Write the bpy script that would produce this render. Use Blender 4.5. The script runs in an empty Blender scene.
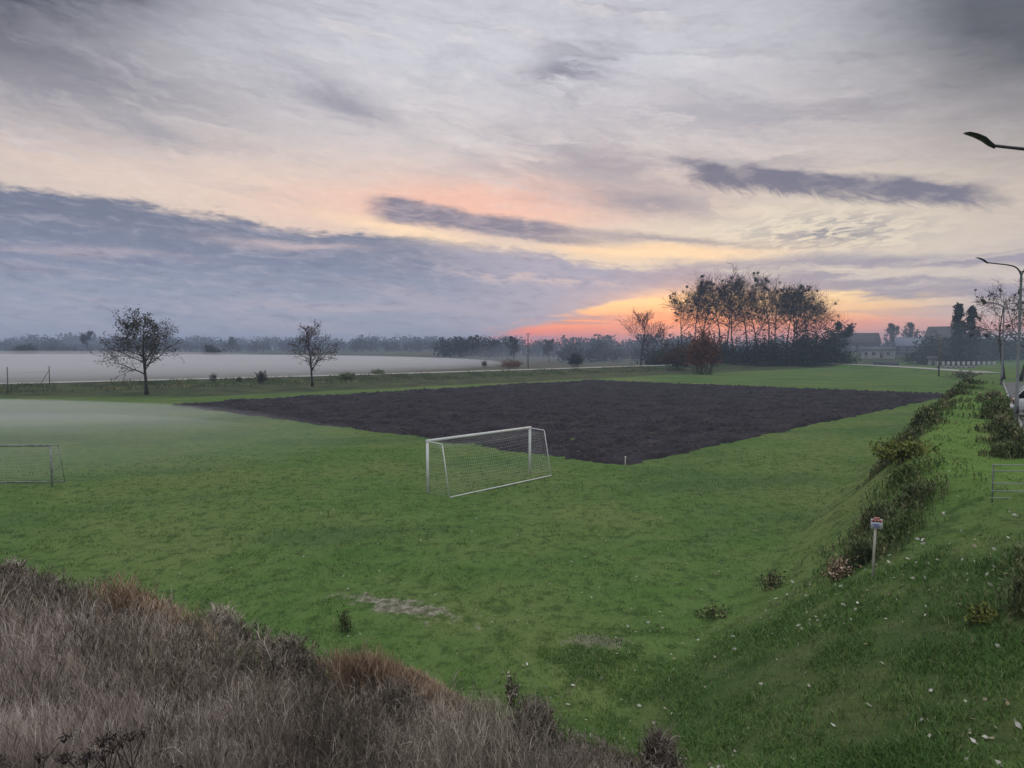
import bpy, math, random
import numpy as np
from mathutils import Vector, Matrix

S = bpy.context.scene
COL = S.collection
R = math.radians

# ------------------------------------------------------------------ camera, light, exposure
EYE = 6.75
FPX = 720.0
cam_d = bpy.data.cameras.new('camera')
cam = bpy.data.objects.new('camera', cam_d)
COL.objects.link(cam)
cam.location = (0, 0, EYE)
cam.rotation_euler = (R(90 - 3.02), 0, 0)
cam_d.sensor_width = 36
cam_d.lens = 36 * FPX / 1024
cam_d.clip_start = 0.05
cam_d.clip_end = 20000
S.camera = cam
S.view_settings.view_transform = 'Standard'
S.view_settings.look = 'None'
S.view_settings.gamma = 1
S.view_settings.exposure = 0.2
S.render.engine = 'CYCLES'
S.cycles.use_denoising = True
S.cycles.max_bounces = 4
S.cycles.diffuse_bounces = 2
S.cycles.volume_bounces = 1
S.cycles.transparent_max_bounces = 8
SUN_AZ, SUN_EL = 12.0, 5.0

sun_d = bpy.data.lights.new('sun', 'SUN')
sun = bpy.data.objects.new('sun', sun_d)
COL.objects.link(sun)
sun_d.energy = 0.5
sun_d.angle = R(14)
sun_d.color = (1.0, 0.62, 0.40)
sd = Vector((math.sin(R(SUN_AZ)) * math.cos(R(SUN_EL)), math.cos(R(SUN_AZ)) * math.cos(R(SUN_EL)), math.sin(R(SUN_EL))))
sun.rotation_euler = sd.to_track_quat('Z', 'Y').to_euler()


def lin(r, g, b):
    def f(c):
        c = c / 255.0
        return c / 12.92 if c <= 0.04045 else ((c + 0.055) / 1.055) ** 2.4
    return (f(r), f(g), f(b), 1.0)


# ------------------------------------------------------------------ tiny node-expression helper
class E:
    tree = None

    def __init__(self, s):
        self.s = s

    @staticmethod
    def op(o, *args, clamp=False):
        n = E.tree.nodes.new('ShaderNodeMath')
        n.operation = o
        n.use_clamp = clamp
        for i, a in enumerate(args):
            if isinstance(a, E):
                E.tree.links.new(a.s, n.inputs[i])
            else:
                n.inputs[i].default_value = a
        return E(n.outputs[0])

    def __add__(a, b): return E.op('ADD', a, b)
    def __radd__(a, b): return E.op('ADD', b, a)
    def __sub__(a, b): return E.op('SUBTRACT', a, b)
    def __rsub__(a, b): return E.op('SUBTRACT', b, a)
    def __mul__(a, b): return E.op('MULTIPLY', a, b)
    def __rmul__(a, b): return E.op('MULTIPLY', b, a)
    def __truediv__(a, b): return E.op('DIVIDE', a, b)
    def __neg__(a): return E.op('MULTIPLY', a, -1.0)


def emax(a, b): return E.op('MAXIMUM', a, b)
def emin(a, b): return E.op('MINIMUM', a, b)


def sstep(x, a, b, lo=0.0, hi=1.0):
    n = E.tree.nodes.new('ShaderNodeMapRange')
    n.interpolation_type = 'SMOOTHSTEP'
    n.clamp = True
    if a > b:
        a, b, lo, hi = b, a, hi, lo
    E.tree.links.new(x.s, n.inputs[0])
    for i, v in ((1, a), (2, b), (3, lo), (4, hi)):
        n.inputs[i].default_value = v
    return E(n.outputs[0])


def vec(x, y, z=0.0):
    n = E.tree.nodes.new('ShaderNodeCombineXYZ')
    for i, a in enumerate((x, y, z)):
        if isinstance(a, E):
            E.tree.links.new(a.s, n.inputs[i])
        else:
            n.inputs[i].default_value = a
    return n.outputs[0]


def noise(v, scale=1.0, detail=4, rough=0.55, dist=0.0):
    n = E.tree.nodes.new('ShaderNodeTexNoise')
    n.inputs['Scale'].default_value = scale
    n.inputs['Detail'].default_value = detail
    n.inputs['Roughness'].default_value = rough
    n.inputs['Distortion'].default_value = dist
    if v is not None:
        E.tree.links.new(v, n.inputs['Vector'])
    return E(n.outputs[0])


def cmix(a, b, f, mode='MIX'):
    n = E.tree.nodes.new('ShaderNodeMix')
    n.data_type = 'RGBA'
    n.blend_type = mode
    n.clamp_factor = True
    if isinstance(f, E):
        E.tree.links.new(f.s, n.inputs[0])
    else:
        n.inputs[0].default_value = f
    for i, c in ((6, a), (7, b)):
        if isinstance(c, (tuple, list)):
            n.inputs[i].default_value = tuple(c) if len(c) == 4 else tuple(c) + (1.0,)
        else:
            E.tree.links.new(c, n.inputs[i])
    return n.outputs[2]


def ramp(x, stops, interp='LINEAR'):
    n = E.tree.nodes.new('ShaderNodeValToRGB')
    cr = n.color_ramp
    cr.interpolation = interp
    while len(cr.elements) < len(stops):
        cr.elements.new(0.5)
    for e, (p, c) in zip(cr.elements, stops):
        e.position = p
        e.color = tuple(c) if len(c) == 4 else tuple(c) + (1.0,)
    E.tree.links.new(x.s, n.inputs[0])
    return n.outputs[0]


def sepxyz(v):
    n = E.tree.nodes.new('ShaderNodeSeparateXYZ')
    E.tree.links.new(v, n.inputs[0])
    return [E(o) for o in n.outputs]


# ------------------------------------------------------------------ world: dusk sky with cloud decks
W = bpy.data.worlds.new('World')
S.world = W
W.use_nodes = True
T = W.node_tree
T.nodes.clear()
E.tree = T
w_out = T.nodes.new('ShaderNodeOutputWorld')
w_bg = T.nodes.new('ShaderNodeBackground')
T.links.new(w_bg.outputs[0], w_out.inputs[0])
sky = T.nodes.new('ShaderNodeTexSky')
sky.sky_type = 'NISHITA'
sky.sun_disc = False
sky.sun_elevation = R(SUN_EL)
sky.sun_rotation = R(SUN_AZ)
tc = T.nodes.new('ShaderNodeTexCoord')
dx, dy, dz = sepxyz(tc.outputs['Generated'])
DEG = 57.29578
az = E.op('ARCTAN2', dx, dy) * DEG           # degrees right of the view axis
el = E.op('ARCSINE', dz) * DEG               # degrees above the horizon

# wind-drawn warp of the cloud coordinates
wn1 = noise(vec(az * 0.10, el * 0.30, 3.1), 1.0, 4, 0.6) - 0.5
wn2 = noise(vec(az * 0.09, el * 0.35, 9.7), 1.0, 5, 0.6) - 0.5
wf = noise(vec(az * 0.45, el * 1.3, 4.4), 1.0, 5, 0.65) - 0.5
azw = az + wn1 * 6.0
elw = el + wn2 * 2.2 + wf * 0.9


def blob(a0, e0, ra, re, slope=0.0, A=None, B=None):
    A = A or azw
    B = B or elw
    da = A - a0
    u = da / ra
    v = (B - e0 - da * slope) / re
    return E.op('EXPONENT', -(u * u + v * v))


# streaky wisps, sheared along the wind
st1 = noise(vec(azw * 0.055 + elw * 0.02, elw * 0.55 + az * 0.06, 1.3), 1.0, 7, 0.62, 0.3)
st2 = noise(vec(azw * 0.17 + 5.0, elw * 0.62 + az * 0.10, 7.7), 1.0, 7, 0.60, 0.4)
st3 = noise(vec(az * 0.6, el * 2.4 + az * 0.15, 2.2), 1.0, 5, 0.6, 0.5)

# high veil by elevation
elv = el / 90.0
base = ramp(elv, [(0.0, lin(196, 178, 178)), (0.055, lin(203, 190, 182)), (0.11, lin(213, 196, 184)),
                  (0.17, lin(205, 196, 195)), (0.235, lin(196, 196, 204)), (0.30, lin(186, 187, 196)),
                  (0.42, lin(214, 218, 230)), (0.62, lin(246, 249, 255)), (1.0, lin(252, 253, 255))])  # overhead part, out of view, set brighter to light the ground
# low grey-mauve on the far left and right, away from the sunset
side = sstep(E.op('ABSOLUTE', az - 4.0), 22.0, 60.0)
base = cmix(base, lin(142, 143, 156), side * sstep(el, 45.0, 24.0) * 0.62)
# warm light spread over the veil above the sunset
base = cmix(base, lin(238, 190, 168), blob(-4.0, 11.0, 15.0, 2.2) * 0.88)
base = cmix(base, lin(226, 202, 186), blob(-26.0, 12.2, 16.0, 2.4, -0.04) * 0.6)
base = cmix(base, lin(224, 212, 190), blob(22.0, 8.6, 12.0, 3.0) * 0.75)
base = cmix(base, lin(244, 206, 164), blob(12.5, 7.3, 8.5, 0.9, -0.02) * 0.9)
base = cmix(base, lin(240, 180, 162), blob(-2.0, 10.9, 11.0, 1.3) * 0.48)
# grey veils and wisps, plus lens falloff painted dark into the upper corners
veil = noise(vec(azw * 0.060 - elw * 0.05, elw * 0.26 + az * 0.07, 8.8), 1.0, 7, 0.62, 0.5)
base = cmix(base, lin(160, 160, 172), sstep(veil, 0.46, 0.72) * sstep(el, 10.5, 15.0) * sstep(el, 60.0, 35.0) * 0.50)
base = cmix(base, lin(152, 148, 158), sstep(st1, 0.50, 0.72) * sstep(el, 8.5, 12.0) * 0.5)
base = cmix(base, lin(222, 214, 212), sstep(st2, 0.52, 0.70) * sstep(el, 9.0, 13.0) * sstep(el, 60.0, 30.0) * 0.40)
wsp = 0.42 + sstep(st2, 0.34, 0.64) * 0.6
base = cmix(base, lin(128, 128, 140), emin(blob(-33.0, 17.6, 15.0, 3.2, -0.08) * wsp, 0.9) * 0.85)
base = cmix(base, lin(78, 80, 92), emin(blob(-36.0, 24.0, 14.0, 5.5, 0.12) * (0.9 + wsp * 0.6), 1.0) * 0.96)  # corner cloud, deepened with painted lens falloff
base = cmix(base, lin(76, 80, 88), emin(blob(39.0, 22.5, 14.0, 10.0) * 1.25, 1.0) * 0.92)  # lens falloff painted into the sky colour at the upper right
base = cmix(base, lin(140, 139, 152), blob(-12.0, 17.8, 5.0, 1.2, -0.40) * wsp * 0.8)
base = cmix(base, lin(128, 128, 143), blob(4.4, 20.2, 3.6, 1.9, 0.30) * sstep(st2, 0.34, 0.60) * 0.95)
base = cmix(base, lin(158, 155, 166), blob(15.0, 16.9, 10.0, 1.6, -0.06) * sstep(st2, 0.38, 0.58) * 0.75)
base = cmix(base, lin(156, 149, 158), blob(8.0, 13.8, 10.0, 2.2, -0.08) * sstep(veil, 0.38, 0.60) * 0.85)
base = cmix(base, lin(150, 144, 154), blob(10.5, 10.9, 6.5, 1.0, -0.10) * sstep(st2, 0.36, 0.54) * 0.95)
# mauve bands low on the right
band = sstep(noise(vec(azw * 0.05, elw * 0.75, 5.5), 1.0, 6, 0.6), 0.36, 0.52)
base = cmix(base, lin(148, 142, 158), band * sstep(az, 9.0, 16.0) * sstep(elw, 7.0, 5.8) * sstep(el, 1.8, 3.4) * 0.90)
# dark streaks near the bright slot
base = cmix(base, lin(150, 144, 152), blob(13.0, 8.3, 7.0, 0.30, -0.10) * 0.85)
# rippled patch of altocumulus
ripx = (az - 23.5) * 1.0 + (el - 8.0) * 1.6
rip = noise(vec(ripx * 0.55 + wf * 2.0, (el - az * 0.16) * 2.8, 0.4), 1.0, 4, 0.55, 0.8)
base = cmix(base, lin(140, 138, 148), blob(23.5, 8.2, 5.5, 1.2, -0.02, az, el) * sstep(rip, 0.40, 0.62) * 0.95)
base = cmix(base, lin(234, 222, 196), blob(21.5, 7.6, 6.5, 0.9, 0.0, az, el) * sstep(rip, 0.48, 0.34) * 0.45)
# long dark cloud, right: firm top, ragged hanging underside
ln = noise(vec(az * 0.38 + el * 0.25, el * 0.9, 6.6), 1.0, 5, 0.6, 0.2)
frx = noise(vec(az * 0.75 + el * 0.8, el * 0.55, 8.1), 1.0, 5, 0.7, 1.2)
cen = 13.35 - (az - 13.5) * 0.18 + (ln - 0.5) * 1.2
above = el - cen
lowb = 1.05 + (frx - 0.5) * 1.9 + (ln - 0.5) * 1.4 - (az - 20.0) * 0.02
dk = sstep(above, 0.95, 0.35) * sstep(above + lowb, -0.45, 0.5) * sstep(az + ln * 5.0, 14.5, 18.0) * sstep(az + ln * 6.0, 38.0, 34.5)
base = cmix(base, lin(106, 107, 127), dk * (0.70 + 0.30 * sstep(ln, 0.35, 0.55)) * 0.95)

# big blue-grey deck from the left
eltop = 7.4 - az * 0.11 - az * az * 0.0008
deckm = sstep(elw - eltop + (st3 - 0.5) * 1.5 + (st2 - 0.5) * 1.6, 0.50, -0.45) * sstep(azw + wf * 6.0, 22.0, 14.0)
hgt = sstep(el, 0.0, 10.0)
deckc = ramp(hgt, [(0.0, lin(148, 154, 173)), (0.35, lin(140, 147, 168)), (0.70, lin(122, 130, 153)), (1.0, lin(112, 118, 137))])
deckc = cmix(deckc, lin(172, 164, 176), sstep(st1, 0.50, 0.66) * 0.50)
deckc = cmix(deckc, lin(110, 111, 136), sstep(st2, 0.52, 0.70) * sstep(el, 3.0, 6.0) * 0.60)
deckc = cmix(deckc, lin(206, 184, 184), blob(-17.0, 7.5, 5.0, 0.38, -0.05) * 0.7)
deckc = cmix(deckc, lin(190, 174, 180), blob(-30.0, 6.4, 6.0, 0.35, -0.02) * 0.45)
deckc = cmix(deckc, lin(190, 176, 184), blob(-14.0, 2.9, 9.0, 0.5) * 0.45)
deckc = cmix(deckc, lin(168, 162, 180), sstep(az, -9.0, 3.0) * 0.7)
deckc = cmix(deckc, lin(206, 182, 176), blob(2.0, 5.5, 8.0, 0.30, -0.06) * sstep(st3, 0.42, 0.6) * 0.7)
deckc = cmix(deckc, lin(166, 150, 160), sstep(az, 6.0, 14.0) * sstep(el, 3.6, 5.0) * 0.8)
deckc = cmix(deckc, lin(176, 170, 182), sstep(st3, 0.50, 0.70) * 0.28)
deckc = cmix(deckc, lin(106, 108, 132), sstep(st3, 0.47, 0.30) * 0.28)
base = cmix(base, deckc, deckm)
# tongue above the deck with a bright slot under it
base = cmix(base, lin(250, 218, 180), blob(-8.0, 8.9, 6.0, 0.55, -0.16, az, el + wf * 0.8) * 0.85)
base = cmix(base, lin(252, 214, 172), blob(9.5, 7.3, 6.5, 0.42, -0.05, az, el + wf * 0.9) * 0.85)
tc_ = 9.45 - (az + 1.5) * 0.135 + wf * 0.9
tw = (0.95 - (az + 5.0) * 0.012) * (0.8 + st1 * 0.5)
ton = sstep(E.op('ABSOLUTE', el - tc_) / tw + (st2 - 0.5) * 1.6, 1.15, 0.45) * sstep(az + wf * 3.0, -12.0, -9.0) * sstep(az + st1 * 14.0, 20.0, 6.0)
base = cmix(base, cmix(lin(150, 143, 156), lin(114, 114, 134), sstep(st3, 0.36, 0.60)), ton * 0.92)

# fire along the horizon under the deck
cum = noise(vec(az * 0.16, el * 0.85 - az * 0.04, 2.9), 1.0, 6, 0.62, 0.5)
top = 1.0 + emax(az + 1.0, 0.0) * 0.25 + (cum - 0.5) * 3.4
top = emin(top, 3.7 + (cum - 0.5) * 3.0)
wedge = sstep(el - top, 0.30, -0.40) * sstep(az + (cum - 0.5) * 14.0, -3.0, 1.5) * sstep(az, 34.0, 23.0)
wcol = ramp(el / 4.4, [(0.0, (1.30, 0.10, 0.03)), (0.18, (1.30, 0.17, 0.05)), (0.40, (1.15, 0.34, 0.11)), (0.70, (1.05, 0.68, 0.30)), (1.0, (0.95, 0.74, 0.44))])
wcol = cmix(wcol, lin(176, 138, 146), sstep(noise(vec(az * 0.10, el * 1.5, 12.9), 1.0, 6, 0.62, 0.4), 0.50, 0.62) * 0.70)
base = cmix(base, wcol, wedge * 0.97)
core = blob(13.5, 1.3, 6.0, 2.0, 0.0, az, el)
base = cmix(base, (1.55, 0.42, 0.11, 1), core * 0.80)
base = cmix(base, (1.40, 0.78, 0.30, 1), blob(15.0, 3.5, 6.0, 0.9, 0.0, az, elw) * 0.70)
base = cmix(base, lin(238, 160, 138), blob(31.0, 1.2, 10.0, 0.65, 0.0, az, el + wf * 0.5) * 0.85)
base = cmix(base, lin(244, 198, 150), blob(24.5, 2.7, 5.0, 0.55, 0.0, az, elw) * 0.75)

# fine mottling of all the cloud
st4 = noise(vec(az * 1.6, el * 3.6 + az * 0.25, 5.2), 1.0, 4, 0.6)
fin = (st3 - 0.5) * 0.20 + (st4 - 0.5) * 0.10 + 1.0
grey = vec(fin, fin, fin)
base = cmix(base, grey, 1.0, 'MULTIPLY')
# clear air above the veil, from the physical sky
add = T.nodes.new('ShaderNodeMix')
add.data_type = 'RGBA'
add.blend_type = 'ADD'
add.inputs[0].default_value = 1.0
scl = T.nodes.new('ShaderNodeMix')
scl.data_type = 'RGBA'
scl.blend_type = 'MULTIPLY'
scl.inputs[0].default_value = 1.0
scl.inputs[7].default_value = (0.002, 0.002, 0.0022, 1)
T.links.new(sky.outputs[0], scl.inputs[6])
T.links.new(base, add.inputs[6])
T.links.new(scl.outputs[2], add.inputs[7])
low = sstep(el, -0.6, -3.0)
final = cmix(add.outputs[2], (0.035, 0.04, 0.035, 1), low)
T.links.new(final, w_bg.inputs[0])
w_bg.inputs[1].default_value = 1.0


# ------------------------------------------------------------------ materials
def material(name, rough=0.85, spec=0.25):
    m = bpy.data.materials.new(name)
    m.use_nodes = True
    t = m.node_tree
    b = t.nodes['Principled BSDF']
    b.inputs['Roughness'].default_value = rough
    b.inputs['Specular IOR Level'].default_value = spec
    E.tree = t
    return m, t, b


def pos():
    n = E.tree.nodes.new('ShaderNodeNewGeometry')
    return n.outputs['Position']


def objc():
    n = E.tree.nodes.new('ShaderNodeTexCoord')
    return n.outputs['Object']


def bump(t, b, h, strength, dist):
    n = t.nodes.new('ShaderNodeBump')
    n.inputs['Strength'].default_value = strength
    n.inputs['Distance'].default_value = dist
    t.links.new(h.s, n.inputs['Height'])
    t.links.new(n.outputs[0], b.inputs['Normal'])


def mottled(name, c1, c2, scale=4.0, rough=0.85, spec=0.2, bumps=0.0, metallic=0.0):
    m, t, b = material(name, rough, spec)
    n = noise(objc(), scale, 5, 0.6)
    t.links.new(cmix(c1, c2, sstep(n, 0.33, 0.67)), b.inputs['Base Color'])
    b.inputs['Metallic'].default_value = metallic
    if bumps:
        bump(t, b, noise(objc(), scale * 6, 3, 0.6), 0.5, bumps)
    return m


def toned(name, stops, rough=0.9, spec=0.1, trans=0.0):
    """colour by the per-point 'tone' attribute (each stalk or leaf has its own)"""
    m, t, b = material(name, rough, spec)
    a = t.nodes.new('ShaderNodeAttribute')
    a.attribute_name = 'tone'
    t.links.new(ramp(E(a.outputs['Fac']), stops), b.inputs['Base Color'])
    return m


M = {}
M['bark'] = mottled('bark', (0.045, 0.038, 0.032), (0.085, 0.075, 0.065), 3.0, 0.95, 0.1, 0.02)
M['twig'] = mottled('twig', (0.05, 0.036, 0.03), (0.09, 0.066, 0.055), 2.0, 0.95, 0.1)
M['leaf_olive'] = toned('leaf_olive', [(0, (0.035, 0.04, 0.018)), (0.6, (0.07, 0.065, 0.03)), (1, (0.13, 0.085, 0.035))])
M['leaf_brown'] = toned('leaf_brown', [(0, (0.05, 0.032, 0.022)), (0.6, (0.09, 0.055, 0.035)), (1, (0.15, 0.085, 0.05))])
M['leaf_dark'] = toned('leaf_dark', [(0, (0.02, 0.028, 0.018)), (0.6, (0.035, 0.045, 0.027)), (1, (0.06, 0.062, 0.035))])
M['leaf_rust'] = toned('leaf_rust', [(0, (0.09, 0.03, 0.015)), (0.5, (0.18, 0.06, 0.025)), (1, (0.27, 0.11, 0.04))])
M['clump'] = toned('leaf_clump', [(0, (0.022, 0.018, 0.014)), (1, (0.055, 0.04, 0.028))])
M['needle'] = toned('needle', [(0, (0.015, 0.024, 0.017)), (1, (0.035, 0.048, 0.03))])
M['bush_green'] = toned('bush_green', [(0, (0.073, 0.120, 0.042)), (0.5, (0.137, 0.196, 0.067)), (0.85, (0.225, 0.244, 0.098)), (1, (0.337, 0.337, 0.167))])
M['bush_dark'] = toned('bush_dark', [(0, (0.077, 0.100, 0.045)), (0.5, (0.144, 0.174, 0.078)), (0.8, (0.240, 0.235, 0.116)), (1, (0.413, 0.353, 0.198))])
M['weed_yellow'] = toned('weed_yellow', [(0, (0.072, 0.108, 0.024)), (0.6, (0.160, 0.180, 0.040)), (1, (0.264, 0.270, 0.088))])
M['forest'] = toned('forest', [(0, (0.02, 0.026, 0.02)), (1, (0.05, 0.05, 0.035))])
M['straw'] = toned('straw', [(0, (0.165, 0.132, 0.112)), (0.5, (0.41, 0.345, 0.295)), (0.85, (0.60, 0.52, 0.455)), (1, (0.76, 0.70, 0.61))])
M['weed_brown'] = toned('weed_brown', [(0, (0.060, 0.049, 0.038)), (0.35, (0.15, 0.124, 0.096)), (0.6, (0.27, 0.23, 0.185)), (0.85, (0.40, 0.34, 0.275)), (1, (0.58, 0.50, 0.41))])
M['weed_rust'] = toned('weed_rust', [(0, (0.19, 0.130, 0.088)), (0.5, (0.47, 0.335, 0.225)), (1, (0.72, 0.56, 0.40))])
M['weed_olive'] = toned('weed_olive', [(0, (0.085, 0.075, 0.048)), (0.5, (0.23, 0.19, 0.125)), (1, (0.46, 0.38, 0.26))])
M['weed_green'] = toned('weed_green', [(0, (0.04, 0.06, 0.02)), (0.6, (0.09, 0.11, 0.045)), (1, (0.18, 0.16, 0.09))])
M['grass'] = toned('grass_blades', [(0, (0.055, 0.11, 0.026)), (0.5, (0.115, 0.215, 0.052)), (0.9, (0.18, 0.28, 0.08)), (1, (0.36, 0.34, 0.18))], 0.8, 0.2)
M['fallen'] = toned('fallen_leaf', [(0, (0.26, 0.20, 0.11)), (0.4, (0.46, 0.42, 0.33)), (1, (0.74, 0.71, 0.64))], 0.7, 0.2)
M['umbel'] = mottled('dry_umbel', (0.035, 0.028, 0.028), (0.095, 0.075, 0.068), 60, 0.95, 0.1)
M['white_paint'] = mottled('white_paint', (0.70, 0.71, 0.70), (0.82, 0.83, 0.82), 2.0, 0.45, 0.4)
M['old_paint'] = mottled('old_paint', (0.18, 0.20, 0.18), (0.34, 0.36, 0.33), 3.0, 0.6, 0.3)
M['rail_paint'] = mottled('rail_paint', (0.30, 0.33, 0.30), (0.40, 0.43, 0.40), 2.0, 0.55, 0.3)
M['net'] = mottled('net_cord', (0.55, 0.55, 0.53), (0.68, 0.68, 0.65), 1.0, 0.9, 0.1)
M['galv'] = mottled('galvanised', (0.13, 0.145, 0.145), (0.19, 0.205, 0.205), 3.0, 0.6, 0.4, 0.0, 0.3)
M['lamp_dark'] = mottled('lamp_paint', (0.028, 0.028, 0.032), (0.05, 0.05, 0.055), 6.0, 0.4, 0.5)
M['lens'] = mottled('lamp_lens', (0.25, 0.26, 0.27), (0.32, 0.33, 0.34), 6.0, 0.2, 0.5)
M['wood'] = mottled('weathered_wood', (0.10, 0.085, 0.075), (0.20, 0.175, 0.15), 5.0, 0.9, 0.1)
M['pale_wood'] = mottled('pale_wood', (0.42, 0.40, 0.33), (0.58, 0.56, 0.47), 6.0, 0.8, 0.2)
M['plaster'] = mottled('plaster', (0.34, 0.34, 0.34), (0.48, 0.48, 0.47), 1.0, 0.9, 0.1)
M['plaster_grey'] = mottled('plaster_grey', (0.09, 0.095, 0.11), (0.14, 0.145, 0.16), 1.0, 0.9, 0.1)
M['roof_dark'] = mottled('roof_dark', (0.05, 0.045, 0.045), (0.085, 0.07, 0.068), 2.0, 0.8, 0.2)
M['roof_blue'] = mottled('roof_blue', (0.10, 0.12, 0.17), (0.16, 0.18, 0.24), 2.0, 0.5, 0.4)
M['glass'] = mottled('window_glass', (0.02, 0.024, 0.03), (0.035, 0.04, 0.05), 1.0, 0.08, 0.5)
M['concrete'] = mottled('concrete', (0.30, 0.30, 0.29), (0.42, 0.42, 0.40), 2.0, 0.9, 0.1)
M['paving'] = mottled('paving', (0.12, 0.12, 0.12), (0.18, 0.18, 0.175), 1.2, 0.9, 0.1)
M['asphalt'] = mottled('asphalt', (0.045, 0.046, 0.05), (0.075, 0.076, 0.08), 3.0, 0.85, 0.2, 0.01)
M['gravel'] = mottled('gravel', (0.30, 0.29, 0.27), (0.44, 0.43, 0.40), 1.5, 0.95, 0.1)
M['car_paint'] = mottled('car_paint', (0.58, 0.59, 0.61), (0.66, 0.67, 0.69), 0.6, 0.25, 0.5)
M['rubber'] = mottled('rubber', (0.015, 0.015, 0.016), (0.03, 0.03, 0.03), 8.0, 0.8, 0.2)
M['red_lens'] = mottled('red_lens', (0.12, 0.008, 0.008), (0.16, 0.012, 0.010), 8.0, 0.2, 0.5)
M['red_band'] = mottled('red_band', (0.52, 0.20, 0.17), (0.62, 0.27, 0.23), 20.0, 0.5, 0.3)
M['blue_ink'] = mottled('blue_ink', (0.10, 0.14, 0.42), (0.16, 0.20, 0.52), 20.0, 0.6, 0.3)
M['sign_white'] = mottled('sign_white', (0.66, 0.68, 0.76), (0.74, 0.76, 0.82), 20.0, 0.5, 0.3)


# ------------------------------------------------------------------ numpy mesh helpers
class Buf:
    def __init__(self):
        self.v, self.f3, self.f4, self.t = [], [], [], []
        self.n = 0

    def add(self, v, f3=None, f4=None, tone=None):
        v = np.asarray(v, dtype=np.float32).reshape(-1, 3)
        if f3 is not None and len(f3):
            self.f3.append(np.asarray(f3, dtype=np.int32).reshape(-1, 3) + self.n)
        if f4 is not None and len(f4):
            self.f4.append(np.asarray(f4, dtype=np.int32).reshape(-1, 4) + self.n)
        self.v.append(v)
        if tone is None:
            tone = np.full(len(v), 0.5, dtype=np.float32)
        elif np.isscalar(tone):
            tone = np.full(len(v), tone, dtype=np.float32)
        self.t.append(np.asarray(tone, dtype=np.float32))
        self.n += len(v)

    def tube(self, p, r, sides=5, cap=True, tone=None):
        p = np.asarray(p, dtype=float)
        r = np.broadcast_to(np.asarray(r, dtype=float), (len(p),))
        d = np.gradient(p, axis=0)
        d /= np.linalg.norm(d, axis=1, keepdims=True) + 1e-9
        mean = np.abs(d.mean(0))
        ref = np.eye(3)[int(np.argmin(mean))]
        a = np.cross(d, ref)
        a /= np.linalg.norm(a, axis=1, keepdims=True) + 1e-9
        b = np.cross(d, a)
        th = np.arange(sides) * 2 * math.pi / sides
        ring = (a[:, None, :] * np.cos(th)[None, :, None] + b[:, None, :] * np.sin(th)[None, :, None]) * r[:, None, None]
        v = (p[:, None, :] + ring).reshape(-1, 3)
        n = len(p)
        i = np.arange(n - 1)[:, None] * sides
        j = np.arange(sides)[None, :]
        k = (j + 1) % sides
        f4 = np.stack([i + j, i + k, i + sides + k, i + sides + j], -1).reshape(-1, 4)
        f3 = None
        if cap:
            v = np.vstack([v, p[:1], p[-1:]])
            c0, c1 = n * sides, n * sides + 1
            jj = np.arange(sides)
            kk = (jj + 1) % sides
            e = (n - 1) * sides
            f3 = np.vstack([np.stack([np.full(sides, c0), kk, jj], -1), np.stack([np.full(sides, c1), e + jj, e + kk], -1)])
        self.add(v, f3, f4, tone)

    def box(self, c, s, rz=0.0, taper=1.0):
        x, y, z = s[0] / 2, s[1] / 2, s[2] / 2
        v = np.array([[-x, -y, -z], [x, -y, -z], [x, y, -z], [-x, y, -z],
                      [-x * taper, -y * taper, z], [x * taper, -y * taper, z], [x * taper, y * taper, z], [-x * taper, y * taper, z]])
        ca, sa = math.cos(rz), math.sin(rz)
        v = v @ np.array([[ca, sa, 0], [-sa, ca, 0], [0, 0, 1]]) + np.asarray(c)
        self.add(v, None, [[0, 3, 2, 1], [4, 5, 6, 7], [0, 1, 5, 4], [1, 2, 6, 5], [2, 3, 7, 6], [3, 0, 4, 7]])

    def build(self, name, mat, parent=None, smooth=False):
        me = bpy.data.meshes.new(name)
        v = np.concatenate(self.v) if self.v else np.zeros((0, 3), np.float32)
        f3 = np.concatenate(self.f3) if self.f3 else np.zeros((0, 3), np.int32)
        f4 = np.concatenate(self.f4) if self.f4 else np.zeros((0, 4), np.int32)
        me.vertices.add(len(v))
        me.vertices.foreach_set('co', v.astype(np.float32).ravel())
        li = np.concatenate([f3.ravel(), f4.ravel()]).astype(np.int32)
        me.loops.add(len(li))
        me.loops.foreach_set('vertex_index', li)
        me.polygons.add(len(f3) + len(f4))
        starts = np.concatenate([np.arange(len(f3)) * 3, len(f3) * 3 + np.arange(len(f4)) * 4]).astype(np.int32)
        me.polygons.foreach_set('loop_start', starts)
        if smooth:
            me.polygons.foreach_set('use_smooth', np.ones(len(starts), dtype=bool))
        at = me.attributes.new('tone', 'FLOAT', 'POINT')
        at.data.foreach_set('value', np.concatenate(self.t))
        me.update(calc_edges=True)
        me.materials.append(mat)
        o = bpy.data.objects.new(name, me)
        COL.objects.link(o)
        if parent is not None:
            o.parent = parent
        return o


def thing(name, label, cat, loc=(0, 0, 0), rz=0.0, group=None):
    o = bpy.data.objects.new(name, None)
    o.empty_display_size = 0.2
    COL.objects.link(o)
    o.location = loc
    o.rotation_euler = (0, 0, rz)
    o['label'] = label
    o['category'] = cat
    if group:
        o['group'] = group
    return o


def structure(o):
    o['kind'] = 'structure'
    return o


def stuff(o, label, cat):
    o['kind'] = 'stuff'
    o['label'] = label
    o['category'] = cat
    return o


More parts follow.
